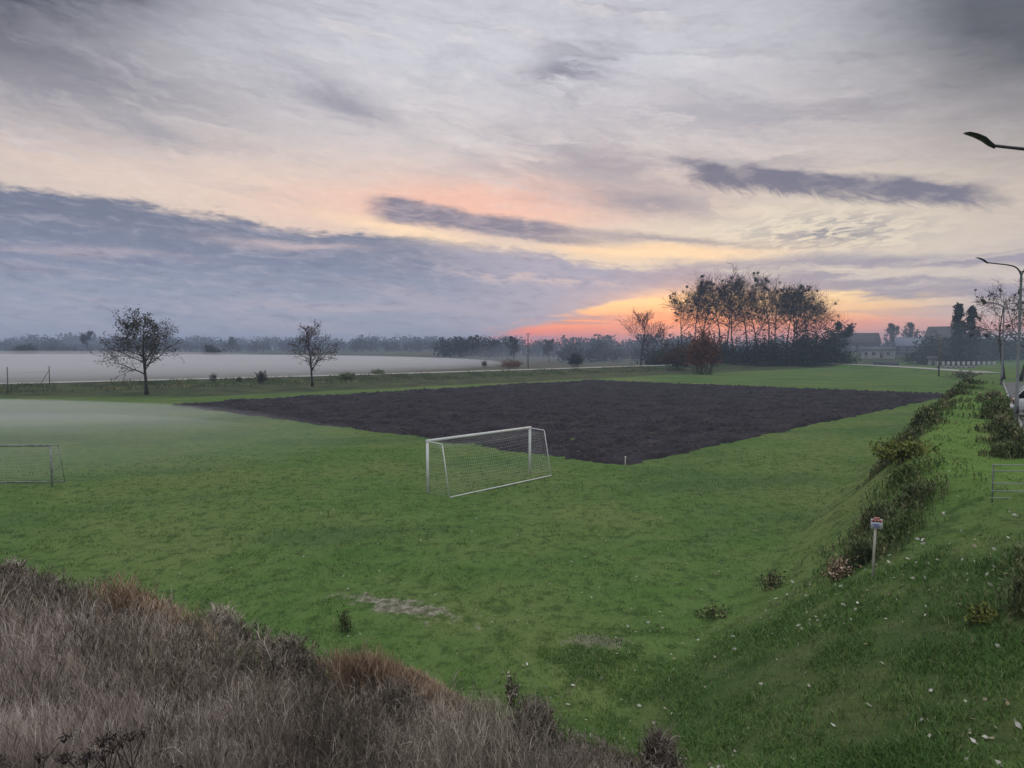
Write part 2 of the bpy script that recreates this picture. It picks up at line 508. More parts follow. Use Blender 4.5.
def copy_thing(root, loc, rz=0.0, scale=1.0, label=None, group=None):
    r = root.copy()
    COL.objects.link(r)
    r.location = loc
    r.rotation_euler = (0, 0, rz)
    r.scale = (scale, scale, scale) if np.isscalar(scale) else scale
    if label:
        r['label'] = label
    if group:
        r['group'] = group
    for ch in list(root.children):
        c = ch.copy()
        COL.objects.link(c)
        c.parent = r
        for g in list(ch.children):
            d = g.copy()
            COL.objects.link(d)
            d.parent = c
    return r


# ------------------------------------------------------------------ terrain
def vnoise(x, y, seed=0):
    """vectorised value noise in 0..1"""
    def h(i, j):
        n = (i * 374761393 + j * 668265263 + seed * 1442695041) & 0xffffffff
        n = ((n ^ (n >> 13)) * 1274126177) & 0xffffffff
        return ((n ^ (n >> 16)) & 0xffff) / 65535.0
    xi, yi = np.floor(x).astype(np.int64), np.floor(y).astype(np.int64)
    fx, fy = x - xi, y - yi
    fx, fy = fx * fx * (3 - 2 * fx), fy * fy * (3 - 2 * fy)
    a, b, c, d = h(xi, yi), h(xi + 1, yi), h(xi, yi + 1), h(xi + 1, yi + 1)
    return (a * (1 - fx) + b * fx) * (1 - fy) + (c * (1 - fx) + d * fx) * fy


def fbm(x, y, o=4, seed=0):
    s, a, t = 0, 0.5, 0
    for k in range(o):
        s = s + a * vnoise(x * 2 ** k, y * 2 ** k, seed + k * 7)
        t += a
        a *= 0.5
    return s / t


def smooth01(t):
    t = np.clip(t, 0, 1)
    return t * t * (3 - 2 * t)


DU = np.array([0.550, 0.835])     # along the lamp road
DV = np.array([-0.835, 0.550])    # left of it
PATH = np.array([[-190, 40], [-80, 113], [-49, 134], [-0.5, 176], [38, 214], [80, 250], [98, 256], [109, 242], [112, 215], [108, 175], [104, 156]], float)


def smooth_line(P, n=160):
    P = np.asarray(P, float)
    for _ in range(3):
        Q = np.empty((2 * len(P) - 2, P.shape[1]))
        Q[0::2] = P[:-1] * 0.75 + P[1:] * 0.25
        Q[1::2] = P[:-1] * 0.25 + P[1:] * 0.75
        P = np.vstack([P[:1], Q, P[-1:]])
    return P


PATHS = smooth_line(PATH)


def path_dist(x, y):
    d = np.full(np.shape(x), 1e9)
    for a, b in zip(PATHS[:-1], PATHS[1:]):
        ab = b - a
        t = np.clip(((x - a[0]) * ab[0] + (y - a[1]) * ab[1]) / (ab @ ab), 0, 1)
        d = np.minimum(d, np.hypot(x - a[0] - t * ab[0], y - a[1] - t * ab[1]))
    return d


def uv_of(x, y):
    return x * DU[0] + y * DU[1], x * DV[0] + y * DV[1]


def s_of(x, y):
    return x * 0.463 + y * 0.886


def terrain(x, y):
    x = np.asarray(x, float)
    y = np.asarray(y, float)
    u, v = uv_of(x, y)
    s = s_of(x, y)
    zr = 3.3 - 2.4 * smooth01((u - 76) / 60)
    wob = (fbm(x / 7, y / 7, 2, 5) - 0.5) * 1.2
    nearw = 1 - smooth01((u - 17) / 11)
    v0 = 1.5 - 2.7 * nearw
    zr = zr * (1 - 0.42 * (1 - smooth01((u - 6) / 11)) * smooth01((v + 4) / 3.5))
    tt = np.clip((v + wob * 0.8 - v0) / (5.5 * (0.35 + 0.65 * zr / 3.3) - v0 * 1.0 + 0.2), 0, 1)
    a = zr * (1 - (smooth01(tt) * 0.6 + tt * 0.4))
    b = 4.4 * (1 - np.clip((s - 1.2 + wob * 0.5) / 10.4, 0, 1))
    k = 0.7
    hh = np.clip(k - np.abs(a - b), 0, None) / k
    z = np.maximum(a, b) + hh * hh * k * 0.25 * np.clip(np.minimum(a, b) / 0.5, 0, 1)
    near = np.clip(1 - np.hypot(x, y) / 400, 0, 1)
    pd = path_dist(x, y)
    c = 0.8 * (1 - smooth01((pd - 3.2) / 6.0))
    z = np.maximum(z, c)
    z = z + 3.6 * smooth01((np.hypot(x, y) - 292) / 60) * smooth01((x - 90) / 60) * smooth01((900 - np.hypot(x, y)) / 400)
    und = (fbm(x / 9, y / 9, 3, 11) - 0.5) * 0.22 + (fbm(x / 1.1, y / 1.1, 3, 23) - 0.5) * 0.13
    keep = smooth01((pd - 1.5) / 4.0) * (np.hypot(x, y) < 400)
    z = z + und * keep * np.clip(near * 1.2, 0, 1)
    # ditch lip in front of the back bank
    return z


def tz(x, y):
    return float(terrain(np.array([x]), np.array([y]))[0])


def at(px, d, dz=0.0):
    """place on the ground, d metres out along the bearing of a photo column"""
    x = (px - 512) / FPX * d
    return (x, d, tz(x, d) + dz)


# ground sheet: polar grid, fine in front
rad = np.concatenate([[0.0], np.geomspace(0.8, 2500, 700)])
angf = np.radians(np.concatenate([np.arange(-48, 48.001, 0.2), np.arange(50, 310, 4)]))
rr, aa = np.meshgrid(rad, angf, indexing='ij')
gx, gy = rr * np.sin(aa), rr * np.cos(aa)
gz = terrain(gx, gy)
g = Buf()
nr, na = rr.shape
i = np.arange(nr - 1)[:, None] * na
j = np.arange(na)[None, :]
kx = (j + 1) % na
gq = np.stack([i + j, i + kx, i + na + kx, i + na + j], -1).reshape(-1, 4)
# the ground sheet's own soil cover: 1 under the dry weeds on the bank
g.add(np.stack([gx, gy, gz], -1).reshape(-1, 3), None, gq)


def weed_zone(x, y):
    u, v = uv_of(x, y)
    s = s_of(x, y)
    jit = (fbm(x / 1.6, y / 1.6, 3, 77) - 0.5)
    return smooth01((9.9 + jit * 3.0 - s) / 0.9) * smooth01((v + jit * 2.4 - 3.1) / 0.8)


def ploughed_zone(x, y):
    return in_field(x, y)


# ploughed field corners (a rectangle turned 45 degrees)
F1, F2, F3 = np.array([-39.7, 82.0]), np.array([6.4, 39.6]), np.array([61.5, 99.0])
F4 = F1 + F3 - F2


def field_st(x, y):
    e1, e2 = F1 - F2, F3 - F2
    A = np.linalg.inv(np.stack([e1, e2], 1))
    dx_, dy_ = x - F2[0], y - F2[1]
    return A[0, 0] * dx_ + A[0, 1] * dy_, A[1, 0] * dx_ + A[1, 1] * dy_


def in_field(x, y, m=0.0):
    s, t = field_st(x, y)
    return (s > -m) & (s < 1 + m) & (t > -m) & (t < 1 + m)


g.t = [weed_zone(gx, gy).astype(np.float32).ravel()]
m, t, b = material('ground_cover', 0.95, 0.1)
P = pos()
X, Y, Z = sepxyz(P)
n_big = noise(P, 0.10, 4, 0.6)
n_mid = noise(P, 0.55, 5, 0.65)
n_fin = noise(P, 5.0, 5, 0.7)
n_tuft = noise(vec(X * 1.0, Y * 0.8, Z), 2.2, 5, 0.72)
gc = cmix((0.078, 0.156, 0.034), (0.110, 0.186, 0.048), sstep(n_mid, 0.35, 0.65))
gc = cmix(gc, (0.155, 0.200, 0.062), sstep(n_big, 0.40, 0.64) * 0.75)
n_wide = noise(vec(X * 0.6 + Y * 0.3, Y * 1.2 - X * 0.5, Z), 0.085, 4, 0.6)
gc = cmix(gc, (0.052, 0.108, 0.036), sstep(n_wide, 0.50, 0.66) * 0.65)
n_spot = noise(P, 1.3, 6, 0.75)
gc = cmix(gc, (0.19, 0.165, 0.095), sstep(n_spot, 0.60, 0.72) * sstep(n_big, 0.42, 0.60) * 0.55)
# faint mower lines along the pitch
mow = E.op('SINE', (X * 0.742 - Y * 0.670 + (n_big - 0.5) * 2.0) * 2.6)
gc = cmix(gc, (0.105, 0.165, 0.052), sstep(mow, 0.1, 0.9) * 0.22)
gc = cmix(gc, (0.036, 0.072, 0.018), sstep(n_tuft, 0.47, 0.64) * 0.72)
gc = cmix(gc, (0.17, 0.165, 0.075), sstep(n_fin, 0.58, 0.74) * 0.45)
n_spk = noise(vec(X, Y * 0.6, Z), 11.0, 4, 0.8)
gc = cmix(gc, (0.028, 0.058, 0.014), sstep(n_spk, 0.53, 0.68) * 0.55)
gc = cmix(gc, (0.17, 0.215, 0.085), sstep(n_spk, 0.45, 0.32) * 0.40)
U_ = X * 0.55 + Y * 0.835
V_ = X * -0.835 + Y * 0.55
S_ = X * 0.463 + Y * 0.886
# rougher brown-green sward on the banks on the right
bank = sstep(V_, 6.0, 4.0) * sstep(U_, 22.0, 12.0)
gc = cmix(gc, cmix((0.030, 0.058, 0.016), (0.085, 0.080, 0.040), sstep(noise(P, 0.9, 5, 0.7), 0.38, 0.66)), bank * 0.50)
# brighter green on top of the berm
berm = sstep(V_, 2.6, 1.6) * sstep(U_, 19.0, 24.0) * sstep(U_, 70.0, 45.0)
gc = cmix(gc, (0.135, 0.24, 0.042), berm * 0.50)
# worn patch of soil and dead grass in the pitch
wx = (X + 2.9) * 0.92 - (Y - 18.2) * -0.38
wy = (X + 2.9) * 0.38 * -1.0 * -1.0 + (Y - 18.2) * 0.92
wd = E.op('SQRT', (wx / 1.35) * (wx / 1.35) + (wy / 0.62) * (wy / 0.62)) + (n_tuft - 0.5) * 4.2
gc = cmix(gc, cmix((0.13, 0.12, 0.085), (0.36, 0.33, 0.27), sstep(n_fin, 0.42, 0.62)), sstep(wd, 1.0, 0.45) * 0.85)
wd2 = E.op('SQRT', ((X - 1.9) / 0.8) * ((X - 1.9) / 0.8) + ((Y - 16.0) / 0.5) * ((Y - 16.0) / 0.5)) + (n_tuft - 0.5) * 3.0
gc = cmix(gc, (0.24, 0.20, 0.17), sstep(wd2, 0.9, 0.5) * 0.6)
# soil and dead stems under the weeds
ga = t.nodes.new('ShaderNodeAttribute')
ga.attribute_name = 'tone'
gc = cmix(gc, cmix((0.05, 0.042, 0.034), (0.12, 0.095, 0.08), sstep(n_fin, 0.35, 0.65)), E(ga.outputs['Fac']) * 0.95)
# rank vegetation on the back bank, drab meadow beyond
far = Y - X * 0.93
bkn = noise(P, 0.22, 5, 0.65)
gc = cmix(gc, cmix((0.036, 0.052, 0.024), (0.075, 0.092, 0.038), sstep(bkn, 0.38, 0.62)), sstep(far, 131.0, 137.0) * sstep(Y, 90.0, 100.0))
gc = cmix(gc, cmix((0.07, 0.075, 0.045), (0.11, 0.11, 0.07), sstep(bkn, 0.4, 0.6)), sstep(far, 186.0, 196.0))
t.links.new(gc, b.inputs['Base Color'])
bump(t, b, n_tuft * 0.6 + n_fin * 0.4, 0.8, 0.10)
ground = structure(g.build('ground', m, None, True))

# ploughed field: one clod-relief sheet
fb = Buf()
ns, nt = 480, 600
sv, tv = np.meshgrid(np.linspace(0, 1, ns), np.linspace(0, 1, nt), indexing='ij')
fx = F2[0] + sv * (F1 - F2)[0] + tv * (F3 - F2)[0]
fy = F2[1] + sv * (F1 - F2)[1] + tv * (F3 - F2)[1]
edge = np.minimum(np.minimum(sv * 62, (1 - sv) * 62), np.minimum(tv * 78, (1 - tv) * 78))
wav = (fbm(fx / 2.2, fy / 2.2, 3, 31) - 0.5) * 2.6
in_e = smooth01((edge + wav * 0.45 - 0.2) / 0.8)
furrow = np.sin(sv * 62 / 0.75 * 2 * math.pi + (fbm(fx / 3, fy / 3, 2, 4) - 0.5) * 5) * 0.085
clod = (fbm(fx / 0.6, fy / 0.6, 4, 41) - 0.45) * 0.50 + (fbm(fx / 3.0, fy / 3.0, 3, 47) - 0.5) * 0.25
fz = terrain(fx, fy) - 0.10 + in_e * (0.16 + furrow + clod + 0.06)
ii = np.arange(ns - 1)[:, None] * nt
jj = np.arange(nt - 1)[None, :]
fb.add(np.stack([fx, fy, fz], -1).reshape(-1, 3), None, np.stack([ii + jj, ii + nt + jj, ii + nt + jj + 1, ii + jj + 1], -1).reshape(-1, 4))
m, t, b = material('ploughed_soil', 0.95, 0.12)
P = pos()
X, Y, Z = sepxyz(P)
c1 = noise(P, 0.35, 4, 0.6)
c2 = noise(P, 4.0, 5, 0.7)
cc = cmix((0.026, 0.023, 0.0275), (0.050, 0.044, 0.050), sstep(c1, 0.35, 0.65))
cc = cmix(cc, (0.17, 0.15, 0.15), sstep(c2, 0.58, 0.70) * 0.8)
cc = cmix(cc, (0.085, 0.07, 0.068), sstep(noise(vec(X * 0.5 + Y * 0.5, Y * 1.4 - X * 1.4, Z), 0.35, 5, 0.7), 0.52, 0.68) * 0.6)
cc = cmix(cc, (0.05, 0.065, 0.03), sstep(noise(P, 0.8, 4, 0.7), 0.66, 0.76) * 0.35)
t.links.new(cc, b.inputs['Base Color'])
bump(t, b, c2, 0.8, 0.10)
structure(fb.build('ploughed_field', m, None, True))


def strip(name, line, width, mat, dz=0.05, thick=0.0):
    line = np.asarray(line, float)
    d = np.gradient(line, axis=0)
    d /= np.linalg.norm(d, axis=1, keepdims=True)
    n = np.stack([-d[:, 1], d[:, 0]], -1)
    bb = Buf()
    cols = 5
    rows = []
    for k in range(cols):
        q = line + n * (k / (cols - 1) - 0.5) * width
        rows.append(np.stack([q[:, 0], q[:, 1], terrain(q[:, 0], q[:, 1]) + dz], -1))
    v = np.stack(rows, 1).reshape(-1, 3)
    L = len(line)
    a = np.arange(L - 1)[:, None] * cols
    c = np.arange(cols - 1)[None, :]
    bb.add(v, None, np.stack([a + c, a + cols + c, a + cols + c + 1, a + c + 1], -1).reshape(-1, 4))
    return structure(bb.build(name, mat, None, True))


strip('gravel_path', PATHS, 5.4, M['gravel'], 0.07)
us = np.linspace(2, 176, 90)
road_line = us[:, None] * DU + -9.2 * DV
strip('asphalt_road', road_line, 6.5, M['asphalt'], 0.03)
pv = np.linspace(2, 92, 80)
strip('pavement', pv[:, None] * DU + -3.6 * DV, 4.4, M['paving'], 0.05)
kb = Buf()
kl = pv[:, None] * DU + -1.32 * DV
kz = terrain(kl[:, 0], kl[:, 1])
for q0, q1, z0, z1 in zip(kl[:-1], kl[1:], kz[:-1], kz[1:]):
    e = (q1 - q0) / np.linalg.norm(q1 - q0) * 0.004
    kb.box(((q0[0] + q1[0]) / 2, (q0[1] + q1[1]) / 2, (z0 + z1) / 2 + 0.03), (np.linalg.norm(q1 - q0) - 0.008, 0.10, 0.18), math.atan2(DU[1], DU[0]))
structure(kb.build('kerb', M['concrete']))
# road on towards the houses
strip('village_road', smooth_line(np.array([[112, 212], [118, 250], [130, 300], [150, 380]], float)), 5.0, M['gravel'], 0.05)

# ------------------------------------------------------------------ air: haze box and fog banks
def volume_mat(name, density, col=(0.86, 0.88, 0.94, 1), aniso=0.0):
    m = bpy.data.materials.new(name)
    m.use_nodes = True
    t = m.node_tree
    t.nodes.clear()
    o = t.nodes.new('ShaderNodeOutputMaterial')
    p = t.nodes.new('ShaderNodeVolumePrincipled')
    p.inputs['Color'].default_value = col
    p.inputs['Density'].default_value = density
    p.inputs['Anisotropy'].default_value = aniso
    t.links.new(p.outputs[0], o.inputs['Volume'])
    return m


hz = Buf()
hz.box((0, 0, 19), (5300, 5300, 42))
ho = hz.build('haze', volume_mat('haze_air', 0.00052, (0.60, 0.74, 1.0, 1)))
ho['kind'] = 'stuff'


def fog_bank(name, label, outline, zc, h, density, edge=0.35):
    """a lens of ground fog: thin at its rim, flat on top"""
    c = outline.mean(0)
    bb = Buf()
    fr = [1.0, 0.93, 0.82, 0.65, 0.4]
    n = len(outline)
    rings = []
    for f in fr:
        zz = h * (1 - f ** 3) ** (0.7 if h < 6 else 1.3) if f < 1 else 0.02
        rings.append(np.column_stack([c + (outline - c) * f, np.full(n, zc + zz)]))
    v = np.vstack(rings + [[[c[0], c[1], zc + h]]])
    low = np.vstack([np.column_stack([outline, np.full(n, zc - 0.6)]), [[c[0], c[1], zc - 0.6]]])
    nb = len(v)
    v = np.vstack([v, low])
    f4, f3 = [], []
    for r_ in range(len(fr) - 1):
        for k in range(n):
            f4.append([r_ * n + k, r_ * n + (k + 1) % n, (r_ + 1) * n + (k + 1) % n, (r_ + 1) * n + k])
    top0 = (len(fr) - 1) * n
    for k in range(n):
        f3.append([top0 + k, top0 + (k + 1) % n, len(fr) * n])
        f4.append([nb + (k + 1) % n, nb + k, k, (k + 1) % n][::-1])
        f3.append([nb + (k + 1) % n, nb + k, nb + n])
    bb.add(v, f3, f4)
    o = bb.build(name, volume_mat(name + '_air', density, (0.90, 0.90, 0.94, 1) if h < 6 else (0.70, 0.80, 1.0, 1)), None, True)
    return stuff(o, label, 'fog')


rf = random.Random(5)


def wobbly(pts, amp):
    P_ = smooth_line(np.vstack([pts, pts[:1]]))[:-1]
    return P_ + np.array([[rf.uniform(-amp, amp), rf.uniform(-amp, amp)] for _ in P_])


fog_bank('ground_fog', 'white bank of ground fog lying over the far meadow', wobbly(np.array([[-420, 70], [-165, 92], [-84, 118], [-46, 150], [-16, 196], [4, 270], [-10, 350], [-60, 420], [-260, 450], [-520, 430], [-600, 300]], float), 2), 0.0, 3.2, 0.036)
MG = 'wisps of mist over the pitch'
for lab, ol, h_, de in [
    ('broad thin mist drifting over the left side of the pitch', [[-150, 50], [-80, 40], [-44, 34], [-24, 33], [-13, 40], [-9, 52], [-16, 66], [-32, 80], [-56, 90], [-100, 92], [-160, 84]], 1.1, 0.030),
    ('denser white mist wisp lying along the far left edge of the pitch', [[-140, 66], [-80, 62], [-44, 60], [-28, 62], [-22, 68], [-34, 80], [-56, 89], [-100, 90], [-150, 84]], 0.9, 0.040),
    ('thin mist wisp hanging in front of the round crowned tree', [[-60, 56], [-40, 52], [-26, 54], [-20, 60], [-28, 66], [-44, 70], [-62, 66]], 0.8, 0.035)]:
    o_ = fog_bank('mist_patch', lab, wobbly(np.array(ol, float), 0.8), 0.0, h_, de)
    o_['group'] = MG
fog_bank('ground_fog', 'upper wisp of fog trailing over the far meadow bank', wobbly(np.array([[-300, 230], [-160, 210], [-90, 230], [-60, 280], [-90, 340], [-200, 380], [-330, 330]], float), 3), 0.0, 5.0, 0.006)
fog_bank('ground_fog', 'thin blue mist between the grove, the houses and the far trees', wobbly(np.array([[-40, 260], [0, 215], [50, 232], [84, 268], [125, 232], [122, 170], [150, 165], [215, 190], [240, 260], [200, 360], [90, 420], [-20, 400]], float), 2), 0.0, 17.0, 0.0017)
# ------------------------------------------------------------------ plants
def leaf_cards(bb, pts, size, rng, jit=0.5, tone=None, flat=0.0):
    """one small bent leaf-sized quad per point"""
    n = len(pts)
    pts = np.asarray(pts)
    d1 = rng.normal(size=(n, 3))
    d1[:, 2] *= (1 - flat)
    d1 /= np.linalg.norm(d1, axis=1, keepdims=True)
    d2 = np.cross(d1, rng.normal(size=(n, 3)))
    d2 /= np.linalg.norm(d2, axis=1, keepdims=True)
    s = size * rng.uniform(1 - jit, 1 + jit, size=(n, 1))
    a, c = d1 * s, d2 * s * 0.55
    v = np.stack([pts - a, pts + c, pts + a, pts - c], 1).reshape(-1, 3)
    f = np.arange(n * 4).reshape(-1, 4)
    tn = rng.uniform(0, 1, n) if tone is None else tone
    bb.add(v, None, f, np.repeat(tn, 4))


def unit(v):
    return v / (np.linalg.norm(v) + 1e-9)


def skeleton(rng, H, r0, levels, f0=0.35, lean=0.0, rmin=0.015, up=0.12, wig=0.10, top=0.2):
    """levels: list of (count, length ratio, angle deg). Returns list of (pts, radii, level)."""
    out = []
    d0 = unit(np.array([rng.normal() * lean, rng.normal() * lean, 1.0]))
    n = 9
    p = [np.zeros(3)]
    d = d0.copy()
    for k in range(n):
        d = unit(d + rng.normal(size=3) * wig * 0.5 + np.array([0, 0, 0.05]))
        p.append(p[-1] + d * H / n)
    p = np.array(p)
    rr_ = r0 * (1 - (1 - top) * np.linspace(0, 1, n + 1) ** 0.9)
    rr_[0] *= 1.35
    out.append((p, np.maximum(rr_, rmin), 0))
    cur = [(p, rr_, H)]
    for li, (cnt, lr, ang) in enumerate(levels):
        nxt = []
        for (pp, pr, L) in cur:
            c = max(1, int(round(cnt * rng.uniform(0.75, 1.25))))
            lo = f0 if li == 0 else 0.25
            for q in range(c):
                f = lo + (1 - lo) * (q + rng.uniform(0.1, 0.9)) / c
                f = min(f, 0.98)
                x = f * (len(pp) - 1)
                i0 = int(x)
                w = x - i0
                st = pp[i0] * (1 - w) + pp[i0 + 1] * w
                rb = (pr[i0] * (1 - w) + pr[i0 + 1] * w) * 0.62
                tg = unit(pp[i0 + 1] - pp[i0])
                side_ = unit(np.cross(tg, rng.normal(size=3)))
                an = R(ang * rng.uniform(0.7, 1.3))
                d = unit(tg * math.cos(an) + side_ * math.sin(an))
                ll = L * lr * rng.uniform(0.7, 1.25)
                if li == 0:
                    ll *= 1.15 - 0.75 * (f - f0) / (1 - f0)
                m_ = 5 if li == 0 else 4
                q_ = [st]
                for _ in range(m_):
                    d = unit(d + rng.normal(size=3) * wig + np.array([0, 0, up]))
                    q_.append(q_[-1] + d * ll / m_)
                q_ = np.array(q_)
                qr = np.maximum(rb * np.linspace(1, 0.25, m_ + 1), rmin)
                out.append((q_, qr, li + 1))
                nxt.append((q_, qr, ll))
        cur = nxt
    return out


def wood_bufs(sk, sides=(6, 4, 3, 3, 3)):
    tr, li = Buf(), Buf()
    for p, r, l in sk:
        (tr if l == 0 else li).tube(p, r, sides[min(l, 4)], cap=(l == 0))
    return tr, li


def tips(sk, lvl, rng, per=3, spread=0.3):
    pts = []
    for p, r, l in sk:
        if l >= lvl:
            for _ in range(per):
                k = rng.uniform(0.3, 1.0) * (len(p) - 1)
                i0 = min(int(k), len(p) - 2)
                pts.append(p[i0] + (p[i0 + 1] - p[i0]) * (k - i0) + rng.normal(size=3) * spread)
    return np.array(pts)


def tree(name, label, cat, loc, seed, H, r0, levels, leaf=None, leaf_size=0.2, per=3, spread=0.3, f0=0.35, rmin=0.02,
         clumps=0, clump_r=0.6, group=None, up=0.12, lean=0.03, wig=0.10, thin=1.0, clump_lo=0.0, crown='crown'):
    rng = np.random.default_rng(seed)
    root = thing(name, label, cat, loc, 0.0, group)
    sk = skeleton(rng, H, r0, levels, f0, lean, rmin, up, wig)
    tr, li = wood_bufs(sk)
    tr.build('trunk', M['bark'], root, True)
    li.build('limbs', M['twig'], root, True)
    if leaf:
        pt = tips(sk, max(1, len(levels) - 1), rng, per, spread)
        if thin < 1:
            keep = fbm(pt[:, 0] / 1.5 + 50, pt[:, 2] / 1.5 + pt[:, 1] / 1.5, 2, seed) > (1 - thin)
            pt = pt[keep]
        bb = Buf()
        leaf_cards(bb, pt, leaf_size, rng)
        bb.build(crown, M[leaf], root)
    if clumps:
        bb = Buf()
        cand = [p[-1] for p, r, l in sk if l >= 2 and p[-1][2] > H * clump_lo]
        rng.shuffle(cand)
        for c in cand[:clumps]:
            rad_ = clump_r * rng.uniform(0.5, 1.25)
            q = rng.normal(size=(26, 3))
            q = q / np.linalg.norm(q, axis=1, keepdims=True) * rng.uniform(0.1, 1, (26, 1)) ** 0.5 * rad_
            leaf_cards(bb, c + q, rad_ * 0.5, rng)
        bb.build('leaf_clumps', M['clump'], root)
    return root


def conifer(name, label, loc, seed, H, w, group=None):
    rng = np.random.default_rng(seed)
    root = thing(name, label, 'tree', loc, 0, group)
    tr = Buf()
    tr.tube([[0, 0, 0], [0, 0, H * 0.5], [0, 0, H]], [H * 0.018, H * 0.011, 0.03], 6)
    tr.build('trunk', M['bark'], root, True)
    li, nd = Buf(), Buf()
    pts = []
    nb = 110
    for k in range(nb):
        f = 0.06 + 0.93 * k / nb
        L = w * (1 - f) ** 0.85 * rng.uniform(0.45, 1.25) + 0.3
        a = rng.uniform(0, 2 * math.pi)
        st = np.array([0, 0, H * f])
        en = st + np.array([math.cos(a) * L, math.sin(a) * L, -0.18 * L + 0.1 * L * rng.normal()])
        mid = (st + en) / 2 + np.array([0, 0, 0.10 * L])
        li.tube([st, mid, en], [0.06, 0.05, 0.03], 3, False)
        q = rng.uniform(0.1, 1, (22, 1))
        pts.append(st + (en - st) * q + rng.normal(size=(22, 3)) * np.array([0.3, 0.3, 0.22]) * (0.6 + 0.05 * H))
    leaf_cards(nd, np.vstack(pts), 0.035 * H * 0.7, rng, flat=0.4)
    li.build('limbs', M['twig'], root)
    nd.build('crown', M['needle'], root)
    return root


def shrub(name, label, loc, seed, H, w, mat, cards=500, size=0.06, stems=26, group=None, depth=None, twigmat='twig', cat='bush', sparse=1.0, rmin=0.006):
    """many stems from one root, leaves in uneven clumps"""
    rng = np.random.default_rng(seed)
    depth = depth or w
    root = thing(name, label, cat, loc, 0, group)
    st, lf = Buf(), Buf()
    pts = []
    for k in range(stems):
        a = rng.uniform(0, 2 * math.pi)
        rr_ = rng.uniform(0, 1) ** 0.6
        b0 = np.array([math.cos(a) * w * 0.28 * rr_, math.sin(a) * depth * 0.28 * rr_, -0.12])
        hh = H * rng.uniform(0.55, 1.08) * (1.05 - 0.35 * rr_)
        e0 = np.array([math.cos(a) * w * 0.5 * rr_ + rng.normal() * 0.06 * w, math.sin(a) * depth * 0.5 * rr_ + rng.normal() * 0.06 * w, hh])
        m_ = (b0 + e0) / 2 + rng.normal(size=3) * 0.05 * H
        st.tube([b0, m_, e0], [rmin * 1.6, rmin * 1.2, rmin * 0.6], 3, False)
        for q in range(4):
            f = rng.uniform(0.35, 0.95)
            s0 = b0 + (e0 - b0) * f
            e1 = s0 + np.array([rng.normal() * 0.16 * w, rng.normal() * 0.16 * w, abs(rng.normal()) * 0.2 * H])
            e1[2] = min(e1[2], H * 1.05)
            st.tube([s0, e1], [rmin * 0.8, rmin * 0.4], 3, False)
            n_ = max(1, cards // (stems * 4))
            g_ = rng.uniform(0.1, 1.05, (n_, 1))
            pts.append(s0 + (e1 - s0) * g_ + rng.normal(size=(n_, 3)) * size * 1.1)
    pts = np.vstack(pts)
    pts[:, 2] = np.maximum(pts[:, 2], 0.02)
    leaf_cards(lf, pts, size, rng)
    st.build('stems', M[twigmat], root)
    lf.build('foliage', M[mat], root)
    return root


# --- the two trees on the edge of the pitch
tree('leafy_tree', 'round crowned young tree with thinning olive leaves beside the misty meadow', 'tree', at(146, 100), 17, 9.4, 0.24,
     [(24, 0.52, 58), (8, 0.46, 50), (4, 0.5, 46)], 'leaf_olive', 0.125, 4, 0.30, f0=0.27, rmin=0.022, up=0.06, lean=0.02, thin=0.70)
tree('sparse_tree', 'smaller half bare tree with rusty brown leaves in front of the white fog', 'tree', at(312, 120), 23, 8.8, 0.20,
     [(14, 0.52, 56), (7, 0.44, 48), (3, 0.5, 44)], 'leaf_brown', 0.115, 4, 0.28, f0=0.22, rmin=0.024, up=0.05, lean=0.05, thin=0.62)

# --- tall grove against the sunset
GG = 'tall trees of the grove'
protos = []
grove = [(676, 255, 26, 'far left tree of the tall grove, leaning out with a ragged leafy top'),
         (688, 262, 28, 'second tall tree from the left of the grove, rising behind the rust red bush'),
         (700, 250, 29.5, 'third tall tree from the left end of the grove, thin trunk above the rusty bush'),
         (711, 262, 31, 'fourth tall grove tree from the left, its bare twigs reaching highest'),
         (721, 248, 30.5, 'fifth tall grove tree from the left, straight trunk beside the first orange gap'),
         (734, 270, 30, 'sixth tall grove tree from the left, seen through the orange gap'),
         (745, 255, 29, 'seventh tall grove tree from the left, thick with dark leaf clumps'),
         (756, 262, 28.5, 'eighth tall grove tree from the left, near the middle of the grove'),
         (768, 250, 30, 'straight heavy trunked tree in the middle of the grove, seventh from its right end'),
         (777, 265, 29.5, 'sixth tall grove tree from the right end of the grove'),
         (787, 255, 28, 'fifth tall grove tree from the right end, under scattered leaf clumps'),
         (797, 268, 27.5, 'fourth tall grove tree from the right end, open crowned'),
         (806, 252, 28, 'third tall grove tree from the right, leaning with long bare limbs'),
         (816, 262, 28, 'second tall grove tree from the right, bare limbs spreading right'),
         (826, 256, 24, 'far right tree of the tall grove, bent outward over the rounded thicket')]
for q in range(5):
    pr = tree('tall_tree', '', 'tree', (0, 0, 0), 100 + q, (28.0, 30.0, 27.5, 30.0, 29.0)[q], 0.38,
              [((20, 16, 24, 18, 22)[q], (0.36, 0.30, 0.40, 0.33, 0.38)[q], (52, 44, 58, 48, 54)[q]), (9, 0.52, 48), (5, 0.55, 44)], None, f0=(0.42, 0.52, 0.38, 0.48, 0.44)[q], rmin=0.034, clumps=(32, 18, 36, 24, 16)[q], clump_r=0.55, up=0.05, lean=0.05, wig=0.14, clump_lo=0.55)
    protos.append(pr)
rg = random.Random(9)
for q, (px, d, h, lab) in enumerate(grove):
    px = 755 + (px - 755) * 0.90 + rg.uniform(-2.5, 2.5)
    k = q % 5
    loc = at(px, d)
    if q < 5:
        o = protos[q]
        o.location = loc
        o.rotation_euler = (0, 0, rg.uniform(0, 6.28))
        o.scale = (h / 30 * 0.93,) * 3
        o['label'] = lab
        o['group'] = GG
    else:
        copy_thing(protos[k], loc, rg.uniform(0, 6.28), h / 30 * 0.93, lab, GG)

